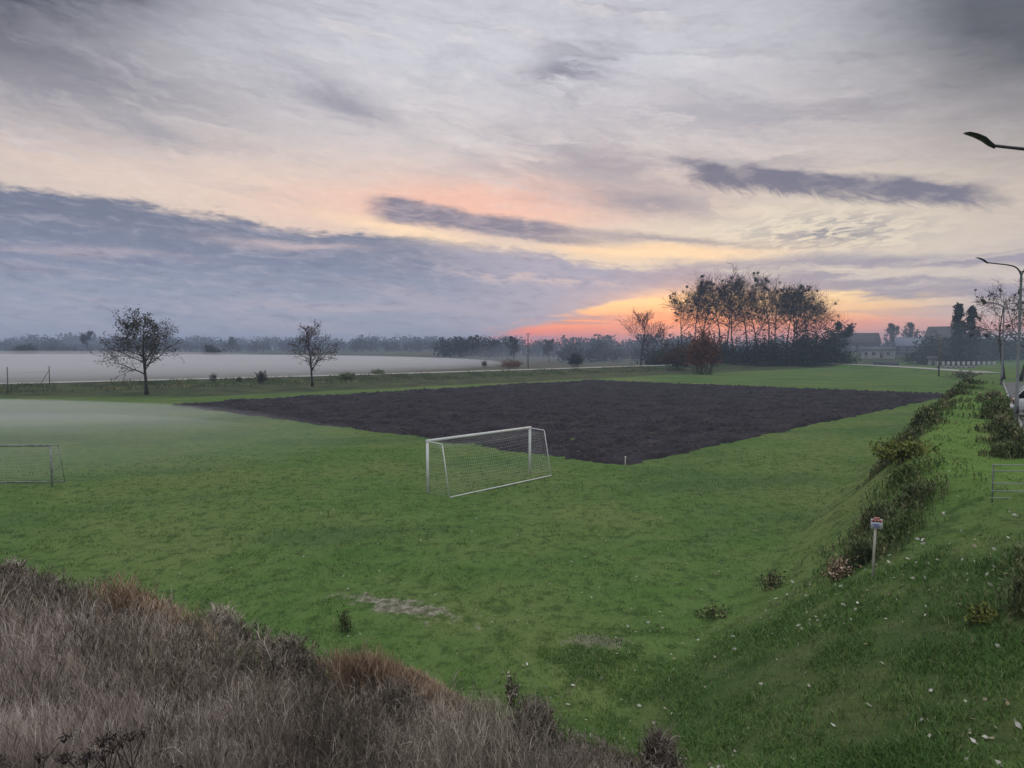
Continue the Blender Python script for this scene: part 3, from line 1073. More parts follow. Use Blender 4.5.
# undergrowth under the grove: one dark mass
ub = Buf()
rng = np.random.default_rng(77)
pp = []
for k in range(190):
    px = rng.uniform(650, 846)
    d = rng.uniform(236, 275)
    hgt_ = rng.uniform(3.2, 9.0) * (0.55 + 0.9 * float(vnoise(np.array([px / 11.0]), np.array([4.0]), 19)[0])) * (0.75 if px < 668 else 1.0)
    if px > 785:
        hgt_ *= 1.0 + 0.55 * min(1.0, (px - 785) / 35)
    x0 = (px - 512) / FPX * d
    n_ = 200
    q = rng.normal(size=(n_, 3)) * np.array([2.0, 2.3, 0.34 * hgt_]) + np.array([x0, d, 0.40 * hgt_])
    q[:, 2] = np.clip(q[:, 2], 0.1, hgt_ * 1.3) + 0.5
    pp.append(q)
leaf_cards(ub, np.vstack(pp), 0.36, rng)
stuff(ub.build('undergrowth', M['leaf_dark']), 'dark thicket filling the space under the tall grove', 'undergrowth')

# --- trees round the grove
tree('bare_tree', 'lone bare spreading tree against the orange sky, left of the grove', 'tree', at(641, 235), 31, 15.5, 0.3,
     [(13, 0.5, 44), (8, 0.5, 40), (6, 0.55, 38)], None, f0=0.22, rmin=0.030, up=0.08)
tree('bare_tree', 'low bare scrubby tree between the lone bare tree and the grove', 'tree', at(664, 240), 32, 11.5, 0.2,
     [(10, 0.5, 48), (6, 0.5, 40), (4, 0.5, 36)], 'leaf_brown', 0.22, 1, 0.4, f0=0.15, rmin=0.04)
shrub('rusty_bush', 'tall rust red bush standing at the foot of the grove', at(703, 172), 41, 10.5, 8.0, 'leaf_rust', 6500, 0.20, 70, cat='bush', rmin=0.025)
shrub('rusty_bush', 'lower brownish bush left of the tall rust red bush', at(676, 196), 42, 7.0, 9.0, 'leaf_brown', 3800, 0.22, 50, cat='bush', rmin=0.025)
def round_tree(label, px, d, h, seed, mat='leaf_dark', name='round_tree', group='hazy trees along the far meadow', thin=0.8, f0=0.2, w=0.42, per=4):
    return tree(name, label, 'tree', at(px, d), seed, h, h * 0.022, [(11, w, 52), (6, 0.45, 44), (4, 0.5, 40)], mat, h * 0.028, per, h * 0.03, f0=f0, rmin=0.03, group=group, thin=thin)


round_tree('tall dark spiky tree beside the thin pole at the meadow edge', 514, 285, 9.0, 51, thin=0.9)
round_tree('dark round tree right of the thin pole, under the first orange streak', 549, 300, 8.2, 52)
round_tree('low wide tree rounding up under the orange horizon streak', 597, 320, 7.6, 53, w=0.5)
round_tree('flat topped grey tree on the skyline left of the spiky tree', 495, 420, 9.0, 54, w=0.5)
round_tree('mushroom shaped hazy tree on the skyline above the fog end', 458, 470, 10.5, 55, w=0.5, f0=0.35)
round_tree('tall lone hazy tree standing behind the leafy tree at left', 87, 480, 14, 56, w=0.42, f0=0.4)
round_tree('domed hazy trees rising from the skyline between the two near trees', 232, 620, 12, 57, w=0.55, f0=0.1)
shrub('meadow_bush', 'dark bush standing alone in the fog between the two near trees', at(212, 360), 58, 6.5, 8.5, 'leaf_dark', 2600, 0.34, 40, rmin=0.03)
shrub('meadow_bush', 'low dark bush at the fog edge on the far left', at(25, 440), 59, 8, 12, 'leaf_dark', 2600, 0.4, 40, rmin=0.03)
shrub('meadow_bush', 'dark rounded bush standing at the path right of the thin pole', at(576, 232), 60, 4.2, 4.4, 'leaf_dark', 2200, 0.2, 36, rmin=0.02)
shrub('rusty_bush', 'low reddish bush at the foot of the spiky tree', at(512, 215), 61, 2.8, 6.5, 'leaf_rust', 1500, 0.14, 36, rmin=0.015)
shrub('meadow_bush', 'small dark pointed bush left of the half bare tree', at(261, 128), 62, 2.3, 1.6, 'leaf_dark', 700, 0.12, 22, rmin=0.012)
shrub('meadow_bush', 'small tuft of dark twigs near the round crowned tree', at(213, 126), 63, 1.5, 1.2, 'leaf_dark', 260, 0.09, 18, rmin=0.014)
shrub('meadow_bush', 'tiny brown tuft on the bank between twig tuft and pointed bush', at(239, 128), 64, 0.9, 1.0, 'leaf_brown', 180, 0.08, 14, rmin=0.012)
shrub('meadow_bush', 'low green bush on the bank just right of the half bare tree', at(347, 140), 65, 1.3, 2.6, 'bush_green', 900, 0.12, 26, rmin=0.012)
shrub('meadow_bush', 'low scrubby bush on the bank in front of the fog end', at(378, 152), 66, 1.0, 3.0, 'bush_green', 900, 0.12, 26, rmin=0.012)
shrub('meadow_bush', 'small dark bush alone in the dim meadow below the skyline tree', at(484, 235), 67, 2.2, 2.0, 'leaf_dark', 500, 0.14, 18, rmin=0.014)

# near hedge line at the far side of the fog and the forest on the skyline
fo = Buf()
rng = np.random.default_rng(5)


def forest_run(px0, px1, d0, d1, n, h0, h1, cards=70, cs=0.09):
    q_all = []
    for k in range(n):
        px = rng.uniform(px0, px1)
        d = rng.uniform(d0, d1)
        h = rng.uniform(h0, h1) * (0.72 + 0.56 * float(vnoise(np.array([px / 13.0]), np.array([d / 200.0]), 3)[0]))
        x0 = (px - 512) / FPX * d
        q = rng.normal(size=(cards, 3)) * np.array([h * 0.24, h * 0.24, h * 0.26]) + np.array([x0, d, h * 0.52])
        q[:, 2] = np.clip(q[:, 2], 0, h)
        leaf_cards(fo, q, h * cs, rng)


forest_run(-60, 140, 610, 680, 90, 4, 7)
forest_run(-60, 470, 800, 1000, 330, 8, 14)
forest_run(-80, 520, 1200, 1600, 420, 17, 25)
forest_run(440, 700, 430, 540, 230, 8, 12)
forest_run(560, 690, 300, 360, 110, 4, 7.5)
forest_run(830, 1100, 480, 620, 170, 7, 11)
forest_run(700, 1100, 700, 900, 150, 10, 15)
stuff(fo.build('forest', M['forest']), 'hazy blue forest along the whole horizon', 'forest')

# --- right side: conifers, hedge, bare trees
conifer('conifer_tree', 'tallest dark conifer rising above the roofs on the right', at(957, 238), 71, 20.5, 4.6, 'conifers by the houses')
conifer('conifer_tree', 'slightly shorter conifer with a ragged tip touching the tallest one', at(970, 244), 72, 20.0, 4.4, 'conifers by the houses')
tree('old_tree', 'big bare crooked tree with dark clumps behind the far street lamp', 'tree', at(1004, 128), 81, 14.6, 0.26,
     [(12, 0.50, 56), (8, 0.48, 48), (6, 0.55, 46)], None, f0=0.34, rmin=0.020, clumps=26, clump_r=0.36, up=0.05, lean=0.05, wig=0.20, clump_lo=0.4)
tree('old_tree', 'bare tree half cut off by the right edge behind the forked lamp', 'tree', at(1021, 120), 82, 14.6, 0.26,
     [(12, 0.50, 56), (8, 0.48, 48), (6, 0.55, 46)], None, f0=0.36, rmin=0.020, clumps=24, clump_r=0.36, up=0.05, lean=0.05, wig=0.20, clump_lo=0.4)
hb = Buf()
rng = np.random.default_rng(15)
q_all = []
for k in range(110):
    px = rng.uniform(926, 1075)
    d = rng.uniform(255, 275)
    h = rng.uniform(7, 11.5) * (0.8 + 0.4 * float(vnoise(np.array([px / 9.0]), np.array([2.0]), 8)[0]))
    q = rng.normal(size=(150, 3)) * np.array([2.2, 2.0, h * 0.3]) + np.array([(px - 512) / FPX * d, d, h * 0.45])
    q[:, 2] = np.clip(q[:, 2], 0.1, h) + 0.6
    q_all.append(q)
leaf_cards(hb, np.vstack(q_all), 0.5, rng)
hr = thing('tall_hedge', 'tall dark overgrown hedge behind the white picket fence', 'hedge', (0, 0, 0))
hb.build('foliage', M['leaf_dark'], hr)
for px, d, h, sd_, lab in [(894, 330, 11.5, 91, 'dark round tree just right of the gabled roof on the skyline'),
                           (912, 340, 12.0, 92, 'forked dark tree in the middle of the skyline trees over the blue roofed house'),
                           (838, 262, 13.5, 93, 'rounded dark tree closing the right end of the grove'),
                           (930, 322, 8.5, 94, 'low dark tree left of the pitched roof by the conifers')]:
    round_tree(lab, px, d, h, sd_, group='trees among the houses', thin=0.95, per=5)
shrub('roadside_bush', 'low dark bush on the bank below the white fence', at(966, 148), 95, 1.6, 8.0, 'bush_dark', 1400, 0.14, 40, depth=2.5, rmin=0.012)
shrub('roadside_bush', 'dark bush beside the white building, in front of the blue roofed house', at(917, 262), 96, 4.2, 9.0, 'leaf_dark', 1800, 0.24, 40, rmin=0.02)


# ------------------------------------------------------------------ houses and fence on the right
def house(name, label, loc, rz, L, Wd, H, RH, wall, roof, windows=(), doors=(), chimneys=(), over=0.45, cat='house'):
    """L along local x, gable ends at +-x; windows are (x, z, w, h) on the front (-y) wall"""
    root = thing(name, label, cat, loc, rz)
    w_ = Buf()
    x, y = L / 2, Wd / 2
    v = [[-x, -y, -0.5], [x, -y, -0.5], [x, y, -0.5], [-x, y, -0.5], [-x, -y, H], [x, -y, H], [x, y, H], [-x, y, H], [-x, 0, H + RH], [x, 0, H + RH]]
    w_.add(v, [[4, 7, 8], [6, 5, 9]], [[0, 1, 5, 4], [1, 2, 6, 5], [2, 3, 7, 6], [3, 0, 4, 7]][0:4])
    w_.build('wall', M[wall], root)
    r_ = Buf()
    sl = RH / y
    for sgn in (-1, 1):
        a = np.array([[-x - over, sgn * (y + over), H - over * sl + 0.03], [x + over, sgn * (y + over), H - over * sl + 0.03], [x + over, 0, H + RH + 0.03], [-x - over, 0, H + RH + 0.03]])
        q = np.vstack([a, a + np.array([0, 0, 0.16])])
        r_.add(q, None, [[0, 3, 2, 1], [4, 5, 6, 7], [0, 1, 5, 4], [1, 2, 6, 5], [2, 3, 7, 6], [3, 0, 4, 7]])
    ro = r_.build('roof', M[roof], root)
    for (cx, cy) in chimneys:
        c_ = Buf()
        c_.box((cx, cy, H + RH * (1 - abs(cy) / y) + 0.3), (0.6, 0.5, 1.5))
        c_.box((cx, cy, H + RH * (1 - abs(cy) / y) + 1.1), (0.75, 0.65, 0.12))
        c_.build('chimney', M['concrete'], ro)
    for (wx_, wz_, ww, wh) in windows:
        f_ = Buf()
        for (ax, az_, sx, sz) in ((0, wh / 2 + .05, ww + .2, .1), (0, -wh / 2 - .05, ww + .2, .1), (-ww / 2 - .05, 0, .1, wh), (ww / 2 + .05, 0, .1, wh), (0, 0, .07, wh)):
            f_.box((wx_ + ax, -y - 0.04, wz_ + az_), (sx, 0.10, sz))
        fo_ = f_.build('window', M['white_paint'], root)
        p_ = Buf()
        p_.box((wx_, -y - 0.012, wz_), (ww, 0.02, wh))
        p_.build('pane', M['glass'], fo_)
    for (dx_, dw, dh) in doors:
        d_ = Buf()
        d_.box((dx_, -y - 0.03, dh / 2), (dw, 0.06, dh))
        do = d_.build('door', M['wood'], root)
        h_ = Buf()
        h_.tube([[dx_ + dw * .35, -y - 0.10, dh * .47], [dx_ + dw * .35 - .12, -y - 0.10, dh * .47]], 0.02, 5)
        h_.build('handle', M['galv'], do)
    return root


def face(px):
    return -math.atan2(px - 512, FPX)


house('gabled_house', 'dark gabled house whose broad roof breaks the skyline right of the grove', at(862, 335), face(862) + 0.25, 13, 9, 4.6, 4.4, 'plaster_grey', 'roof_dark',
      [(-5, 2, 1.3, 1.4), (-1.5, 2, 1.3, 1.4), (4.5, 2, 1.3, 1.4)], [(1.6, 1.0, 2.1)], [(2.5, 1.5)])
house('gabled_house', 'small dark roofed house peeping out right beside the end of the grove', at(844, 345), face(844), 9, 8, 5.4, 3.6, 'plaster_grey', 'roof_dark',
      [(-2, 2, 1.2, 1.3), (2, 2, 1.2, 1.3)], [], [(1.5, 1.0)])
house('white_building', 'long low white building with dark openings beside the bend in the road', at(878, 290), face(878) - 0.1, 11.5, 7, 3.2, 0.9, 'plaster', 'plaster_grey',
      [(-4, 1.7, 1.2, 1.4), (-1.3, 1.7, 1.2, 1.4), (3.9, 1.7, 1.2, 1.4)], [(1.5, 1.1, 2.2)], cat='building')
house('blue_roof_house', 'grey house with a wide pale blue roof behind the dark bush', at(915, 300), face(915) + 0.1, 15, 10, 3.4, 3.4, 'plaster_grey', 'roof_blue',
      [(-5, 1.8, 1.3, 1.3), (-1.8, 1.8, 1.3, 1.3), (1.8, 1.8, 1.3, 1.3), (5, 1.8, 1.3, 1.3)], [], [(-3, 0.8)])
house('pitched_house', 'big dark house with a long pitched roof half hidden by the conifers', at(944, 318), face(944) - 0.3, 13, 11, 6.0, 5.6, 'plaster_grey', 'roof_dark',
      [(-4.5, 2, 1.3, 1.5), (0, 2, 1.3, 1.5), (4.5, 2, 1.3, 1.5)], [], [(-2.0, 1.2)])
house('garden_shed', 'little white shed with a dark door between the blue roofed house and the pole', at(932, 252), face(932), 2.6, 2.4, 2.3, 0.7, 'plaster', 'roof_dark', [], [(0.3, 0.9, 1.9)], cat='shed')
# low wall by the bend
lw = thing('low_wall', 'low pale garden wall in front of the white building', 'wall', at(886, 252), face(886))
bb = Buf()
bb.box((0, 0, 0.45), (8.0, 0.25, 1.5))
bb.build('wall_body', M['plaster_grey'], lw)
bb = Buf()
bb.box((0, 0, 1.245), (8.1, 0.36, 0.08))
bb.build('coping', M['concrete'], lw)

# white fence of dark gaps
fa, fb_ = np.array(at(938, 222)), np.array(at(994, 222))
fr_ = thing('picket_fence', 'white fence with evenly spaced dark gaps under the tall hedge', 'fence', tuple(fa), math.atan2(fb_[1] - fa[1], fb_[0] - fa[0]))
Lf = float(np.linalg.norm((fb_ - fa)[:2]))
np_ = 11
for k in range(np_ + 1):
    p_ = Buf()
    p_.box((k * Lf / np_, 0, 0.95), (0.75, 0.22, 2.1))
    p_.box((k * Lf / np_, 0, 2.03), (0.85, 0.30, 0.06))
    p_.build('post', M['plaster'], fr_)
p_ = Buf()
p_.box((Lf / 2, 0.02, 0.22), (Lf, 0.16, 0.62))
p_.build('plinth', M['plaster'], fr_)
for k in range(np_):
    q_ = Buf()
    for zz in np.linspace(0.72, 1.7, 6):
        q_.box(((k + 0.5) * Lf / np_, 0.01, zz), (Lf / np_ - 0.76, 0.04, 0.10))
    q_.build('panel', M['wood'], fr_)

# ------------------------------------------------------------------ poles
def utility_pole(label, px, d, h, arms=1, group='wooden utility poles'):
    root = thing('utility_pole', label, 'pole', at(px, d), face(px), group)
    b1 = Buf()
    b1.tube([[0, 0, -0.4], [0, 0, h * 0.5], [0, 0, h]], [0.17, 0.15, 0.12], 8)
    b1.build('post', M['wood'], root, True)
    for k in range(arms):
        b2 = Buf()
        b2.box((0, -0.18, h - 0.35 - 0.6 * k), (1.5, 0.09, 0.11))
        ao = b2.build('crossarm', M['wood'], root)
        for xx in (-0.65, 0.0, 0.65):
            b3 = Buf()
            b3.tube([[xx, -0.18, h - 0.29 - 0.6 * k], [xx, -0.18, h - 0.10 - 0.6 * k]], [0.05, 0.035], 6)
            b3.build('insulator', M['lens'], ao)
    return root


utility_pole('dark wooden pole standing in front of the white fence and roofs', 939, 160, 8.4, 1)
utility_pole('thin dark pole on the meadow beside the tall spiky tree', 528, 212, 10.6, 1)


def street_lamp(label, px, d, h, rz=None):
    x = (px - 512) / FPX * d
    root = thing('street_lamp', label, 'street lamp', (x, d, tz(x, d)), 0.0 if rz is None else rz, 'double armed street lamps along the road')
    b1 = Buf()
    b1.tube([[0, 0, -0.3], [0, 0, 1.2], [0, 0, 1.21], [0, 0, h - 0.45], [0, 0, h - 0.25]], [0.095, 0.09, 0.065, 0.05, 0.05], 10)
    po = b1.build('pole', M['galv'], root, True)
    b4 = Buf()
    b4.box((0, -0.093, 0.62), (0.10, 0.02, 0.34))
    b4.build('hatch', M['lamp_dark'], po)
    b4 = Buf()
    b4.tube([[0, 0, -0.05], [0, 0, 0.05]], [0.17, 0.16], 10)
    b4.build('collar', M['galv'], po)
    for sg in (-1, 1):
        b2 = Buf()
        pts = [[0, 0, h - 0.45], [sg * 0.10, 0, h - 0.22], [sg * 0.28, 0, h - 0.06], [sg * 0.6, 0, h + 0.02], [sg * 1.1, 0, h + 0.07], [sg * 1.55, 0, h + 0.12]]
        pts = smooth_line(np.array(pts))
        b2.tube(pts, np.linspace(0.036, 0.026, len(pts)), 7)
        ar = b2.build('arm', M['lamp_dark'], root, True)
        b3 = Buf()
        # drooping curved head: thick by the joint, thin at the tip
        hp = np.array([[1.50, 0, h + 0.10], [1.58, 0, h + 0.145], [1.70, 0, h + 0.235], [1.84, 0, h + 0.295], [1.97, 0, h + 0.33], [2.03, 0, h + 0.332]]) * np.array([sg, 1, 1])
        wd = [0.04, 0.07, 0.095, 0.095, 0.08, 0.04]
        th = [0.036, 0.034, 0.028, 0.022, 0.016, 0.010]
        rows = []
        for p_, w_, t_ in zip(hp, wd, th):
            a = np.arange(10) * 2 * math.pi / 10
            rows.append(np.stack([np.full(10, p_[0]), np.cos(a) * w_, p_[2] + np.sin(a) * t_], -1))
        v = np.vstack(rows)
        f4 = [[r_ * 10 + k, r_ * 10 + (k + 1) % 10, (r_ + 1) * 10 + (k + 1) % 10, (r_ + 1) * 10 + k] for r_ in range(5) for k in range(10)]
        b3.add(np.vstack([v, hp[:1], hp[-1:]]), [[60, k, (k + 1) % 10] for k in range(10)] + [[61, 50 + (k + 1) % 10, 50 + k] for k in range(10)], f4)
        hd = b3.build('lamp_head', M['lamp_dark'], ar, True)
    return root


street_lamp('near street lamp reaching in from the right edge high against the sky', 1072, 12.7, 6.85)
street_lamp('forked street lamp on a grey pole beside the parked car at right', 1018, 32.0, 7.0)
street_lamp('farther street lamp with its pole down between the bare trees', 1002, 62.0, 7.0, 0.0)


# ------------------------------------------------------------------ goals
def goal(name, label, A, Bp, h, depth_top, depth_bot, mat, rpost, netr, side=1, mesh_size=0.15, loose=0.0):
    """A, Bp: ground points of the two posts; the net hangs towards side"""
    A, Bp = np.array(A), np.array(Bp)
    L = float(np.linalg.norm(Bp - A))
    rz = math.atan2(Bp[1] - A[1], Bp[0] - A[0])
    z0 = tz((A[0] + Bp[0]) / 2, (A[1] + Bp[1]) / 2)
    root = thing(name, label, 'football goal', (A[0], A[1], z0), rz, 'football goals on the pitch')
    s = side
    for xx in (0, L):
        b1 = Buf()
        b1.tube([[xx, 0, -0.2], [xx, 0, h]], rpost, 10)
        b1.build('post', M[mat], root, True)
    b1 = Buf()
    b1.tube([[-rpost, 0, h], [L + rpost, 0, h]], rpost, 10)
    b1.build('crossbar', M[mat], root, True)
    for xx in (0.0, L):
        b1 = Buf()
        b1.tube([[xx, 0, h - 0.02], [xx, s * depth_top, h - 0.06], [xx, s * (depth_top + 0.05), h - 0.12]], 0.022, 6)
        b1.tube([[xx, s * (depth_top + 0.05), h - 0.12], [xx, s * depth_bot, 0.04]], 0.022, 6)
        b1.build('net_stay', M[mat], root, True)
    b1 = Buf()
    b1.tube([[0, s * depth_bot, 0.04], [L, s * depth_bot, 0.04]], 0.032, 6)
    b1.build('ground_bar', M[mat], root, True)
    # net: sagging cords over the stays
    nb_ = Buf()
    prof = np.array([[0, h - 0.05], [depth_top * 0.5, h - 0.22], [depth_top, h - 0.14], [depth_top + (depth_bot - depth_top) * 0.45, h * 0.50], [depth_bot, 0.06]])
    prof = smooth_line(prof)
    seg = np.concatenate([[0], np.cumsum(np.linalg.norm(np.diff(prof, axis=0), axis=1))])
    npf = int(seg[-1] / mesh_size)
    sw = np.linspace(0, seg[-1], npf)
    py_, pz_ = np.interp(sw, seg, prof[:, 0]), np.interp(sw, seg, prof[:, 1])
    nx_ = int(L / mesh_size)
    xs = np.linspace(0, L, nx_)
    sag = lambda xx: 0.16 * np.sin(np.clip(xx / L, 0, 1) * math.pi)
    for xx in xs:
        nb_.tube(np.stack([np.full(npf, xx), s * py_, pz_ - sag(xx) * np.sin(np.linspace(0, math.pi, npf))], -1)[::2], netr, 3, False)
    for k in range(npf):
        zz = pz_[k] - sag(xs) * math.sin(math.pi * k / (npf - 1))
        nb_.tube(np.stack([xs, np.full(nx_, s * py_[k]), zz], -1)[::3], netr, 3, False)
    for xx in (0.0, L):
        for zz in np.arange(0.1, h - 0.1, mesh_size):
            dep = np.interp(zz, [0.06, h - 0.14], [depth_bot, depth_top])
            nb_.tube([[xx, 0, zz], [xx, s * dep, zz]], netr, 3, False)
        for f in np.arange(0.0, 1.0, mesh_size / depth_bot):
            nb_.tube([[xx, s * depth_bot * f, 0.05], [xx, s * depth_top * f, h - 0.1]], netr, 3, False)
    nb_.build('net', M['net'], root)
    return root


goal('football_goal', 'white football goal with sagging net standing at the ploughed field corner', (-3.86, 32.7), (0.95, 38.1), 2.44, 0.95, 1.45, 'white_paint', 0.066, 0.0023, side=-1, mesh_size=0.14)
gl = at(48, 34.4)
goal('football_goal', 'old grey goal in thin mist, cut off by the left edge of the pitch', (gl[0] - 5.0, gl[1] - 0.3), (gl[0], gl[1]), 2.0, 0.6, 1.1, 'old_paint', 0.05, 0.0022, side=1, mesh_size=0.16)

# stake at the field corner
st = thing('marker_stake', 'short pale stake at the near corner of the ploughed field', 'stake', at(626, 39.4), 0)
bb = Buf()
bb.tube([[0, 0, -0.1], [0.01, 0, 0.5]], [0.035, 0.03], 6)
bb.build('shaft', M['pale_wood'], st)
bb = Buf()
bb.tube([[0.01, 0, 0.5], [0.012, 0, 0.60]], [0.037, 0.037], 6)
bb.build('tip', M['white_paint'], st)

# small sign on the bank
sl = at(879, 14.6)
sg_ = thing('marker_sign', 'small red topped white sign on a thin pale post on the grassy bank', 'sign', sl, face(879) + 0.1)
bb = Buf()
bb.tube([[-0.012, 0, -0.25], [0, 0, 0.6], [0.018, 0, 1.10]], [0.026, 0.025, 0.024], 8)
bb.build('post', M['pale_wood'], sg_, True)
bb = Buf()
bb.box((0.03, -0.035, 1.15), (0.215, 0.018, 0.20))
pl = bb.build('plate', M['sign_white'], sg_)
bb = Buf()
for (x_, z_, w_, h_) in ((0.02, 1.145, 0.12, 0.014), (0.035, 1.118, 0.09, 0.014), (0.03, 1.09, 0.13, 0.012)):
    bb.box((x_, -0.0475, z_), (w_, 0.006, h_))
bb.build('lettering', M['blue_ink'], pl)
bb = Buf()
bb.box((0.03, -0.036, 1.215), (0.20, 0.022, 0.055))
bb.box((0.03, -0.036, 1.265), (0.11, 0.022, 0.045))
tp = bb.build('cap_plate', M['red_band'], sg_)
bb = Buf()
for xx in (-0.025, 0.035, 0.09):
    bb.box((xx, -0.0485, 1.215), (0.022, 0.005, 0.03))
bb.build('marks', M['lamp_dark'], tp)

# pale rail fence at the right edge
ra = at(996, 16.3)
rl = thing('bar_railing', 'pale metal bar railing half sunk in weeds at the right edge', 'railing', ra, -0.05)
for xx in (0.04, 1.55, 3.05):
    bb = Buf()
    bb.tube([[xx, 0.03, -0.3], [xx, 0.03, 0.90]], 0.014, 6)
    bb.build('post', M['galv'], rl, True)
for zz in (0.12, 0.28, 0.46, 0.74, 0.88):
    bb = Buf()
    bb.tube([[0, 0, zz], [3.1, 0, zz]], 0.012, 6)
    bb.build('rail', M['rail_paint'], rl, True)

# wire fence posts at the far left
wf_a, wf_b = np.array(at(7, 108)), np.array(at(49, 113))
wr = thing('wire_fence', 'wire fence with two tall thin posts and a slanting brace by the foggy meadow', 'fence', tuple(wf_a), math.atan2(wf_b[1] - wf_a[1], wf_b[0] - wf_a[0]))
Lw = float(np.linalg.norm((wf_b - wf_a)[:2]))
for k, xx in enumerate((-7.0, 0.0, Lw)):
    bb = Buf()
    bb.tube([[xx, 0, -0.3], [xx, 0, 3.3]], 0.07, 6)
    bb.build('post', M['wood'], wr, True)
bb = Buf()
bb.tube([[Lw - 1.6, 0, 0.0], [Lw - 0.05, 0, 2.6]], 0.05, 6)
bb.build('brace', M['wood'], wr, True)
for zz in (0.8, 1.6, 2.4):
    bb = Buf()
    xs = np.linspace(-7, Lw, 16)
    bb.tube(np.stack([xs, np.zeros(16), zz - 0.05 * np.abs(np.sin(xs))], -1), 0.012, 3, False)
    bb.build('wire', M['galv'], wr)


# ------------------------------------------------------------------ parked car (nose away from the camera's left)
def car(label, loc, rz):
    root = thing('parked_car', label, 'car', loc, rz)
    # cross-sections along x (rear at x=0 .. nose at 4.1): half width, sill z, beltline z, roof z, roof half width
    secs = [(0.00, 0.70, 0.42, 0.80, 0.80, 0.62), (0.10, 0.80, 0.28, 0.88, 0.90, 0.66), (0.60, 0.84, 0.22, 0.92, 0.93, 0.70), (1.6, 0.85, 0.20, 0.93, 0.94, 0.72),
            (2.8, 0.85, 0.20, 0.92, 0.93, 0.72), (3.5, 0.82, 0.22, 0.82, 0.86, 0.66), (3.95, 0.74, 0.28, 0.70, 0.74, 0.58), (4.08, 0.60, 0.38, 0.60, 0.62, 0.50)]
    b_ = Buf()
    rows = []
    for x, hw, s0, zb, zr, rw in secs:
        prof = [(-hw * 0.9, s0), (-hw, s0 + 0.16), (-hw, zb - 0.12), (-hw * 0.95, zb), (-rw, zr), (rw, zr), (hw * 0.95, zb), (hw, zb - 0.12), (hw, s0 + 0.16), (hw * 0.9, s0)]
        rows.append([(x, y, z) for y, z in prof])
    n = 10
    v = np.array(rows).reshape(-1, 3)
    f4 = [[r_ * n + k, r_ * n + (k + 1) % n, (r_ + 1) * n + (k + 1) % n, (r_ + 1) * n + k] for r_ in range(len(secs) - 1) for k in range(n)]
    c0 = len(v)
    v = np.vstack([v, v[:n].mean(0), v[-n:].mean(0)])
    e = (len(secs) - 1) * n
    f3 = [[c0, (k + 1) % n, k] for k in range(n)] + [[c0 + 1, e + k, e + (k + 1) % n] for k in range(n)]
    b_.add(v, f3, f4)
    b_.build('body', M['car_paint'], root, True)
    # cabin: dark glass hull with painted roof and pillars
    g_ = Buf()
    base_ = [(0.06, 0.78), (3.05, 0.78)]
    lowr = np.array([[0.08, -0.78, 0.90], [3.10, -0.76, 0.90], [3.10, 0.76, 0.90], [0.08, 0.78, 0.90]])
    upr = np.array([[0.50, -0.60, 1.44], [2.10, -0.60, 1.44], [2.10, 0.60, 1.44], [0.50, 0.60, 1.44]])
    g_.add(np.vstack([lowr, upr]), None, [[0, 1, 5, 4], [1, 2, 6, 5], [2, 3, 7, 6], [3, 0, 4, 7], [4, 5, 6, 7], [0, 3, 2, 1]])
    g_.build('windows', M['glass'], root)
    r_ = Buf()
    r_.box((1.30, 0, 1.465), (1.70, 1.26, 0.06), 0, 0.9)
    ro = r_.build('roof', M['car_paint'], root)
    r_ = Buf()
    for sy in (-1, 1):
        for (x0, x1, y0, y1) in ((0.06, 0.48, 0.79, 0.61), (3.12, 2.12, 0.77, 0.61), (1.55, 1.52, 0.785, 0.612)):
            r_.tube([[x0, sy * y0, 0.90], [x1, sy * y1, 1.445]], 0.035, 6)
    r_.build('pillars', M['car_paint'], root, True)
    for x in (0.72, 3.25):
        for sy in (-1, 1):
            w_ = Buf()
            a = np.arange(20) * 2 * math.pi / 20
            w_.tube([[x, sy * 0.70, 0.31], [x, sy * 0.86, 0.31]], [0.31, 0.31], 20)
            wo = w_.build('wheel', M['rubber'], root)
            w_ = Buf()
            w_.tube([[x, sy * 0.845, 0.31], [x, sy * 0.872, 0.31]], [0.20, 0.19], 14)
            w_.build('rim', M['galv'], wo)
    for sy in (-1, 1):
        l_ = Buf()
        l_.box((0.035, sy * 0.66, 0.74), (0.10, 0.16, 0.22))
        l_.build('tail_light', M['red_lens'], root)
        l_ = Buf()
        l_.box((3.93, sy * 0.58, 0.60), (0.16, 0.26, 0.13))
        l_.build('headlight', M['lens'], root)
        l_ = Buf()
        l_.box((2.55, sy * 0.93, 0.95), (0.14, 0.16, 0.11))
        l_.build('mirror', M['car_paint'], root)
    l_ = Buf()
    l_.box((-0.02, 0, 0.45), (0.14, 1.46, 0.18))
    l_.build('bumper', M['car_paint'], root)
    return root


cx, cy = 24.55, 35.2
car('silver hatchback parked at the right edge beside the forked street lamp', (cx, cy, tz(cx + 1.5, cy - 1.0) + 0.055), math.atan2(-0.55, 0.835))

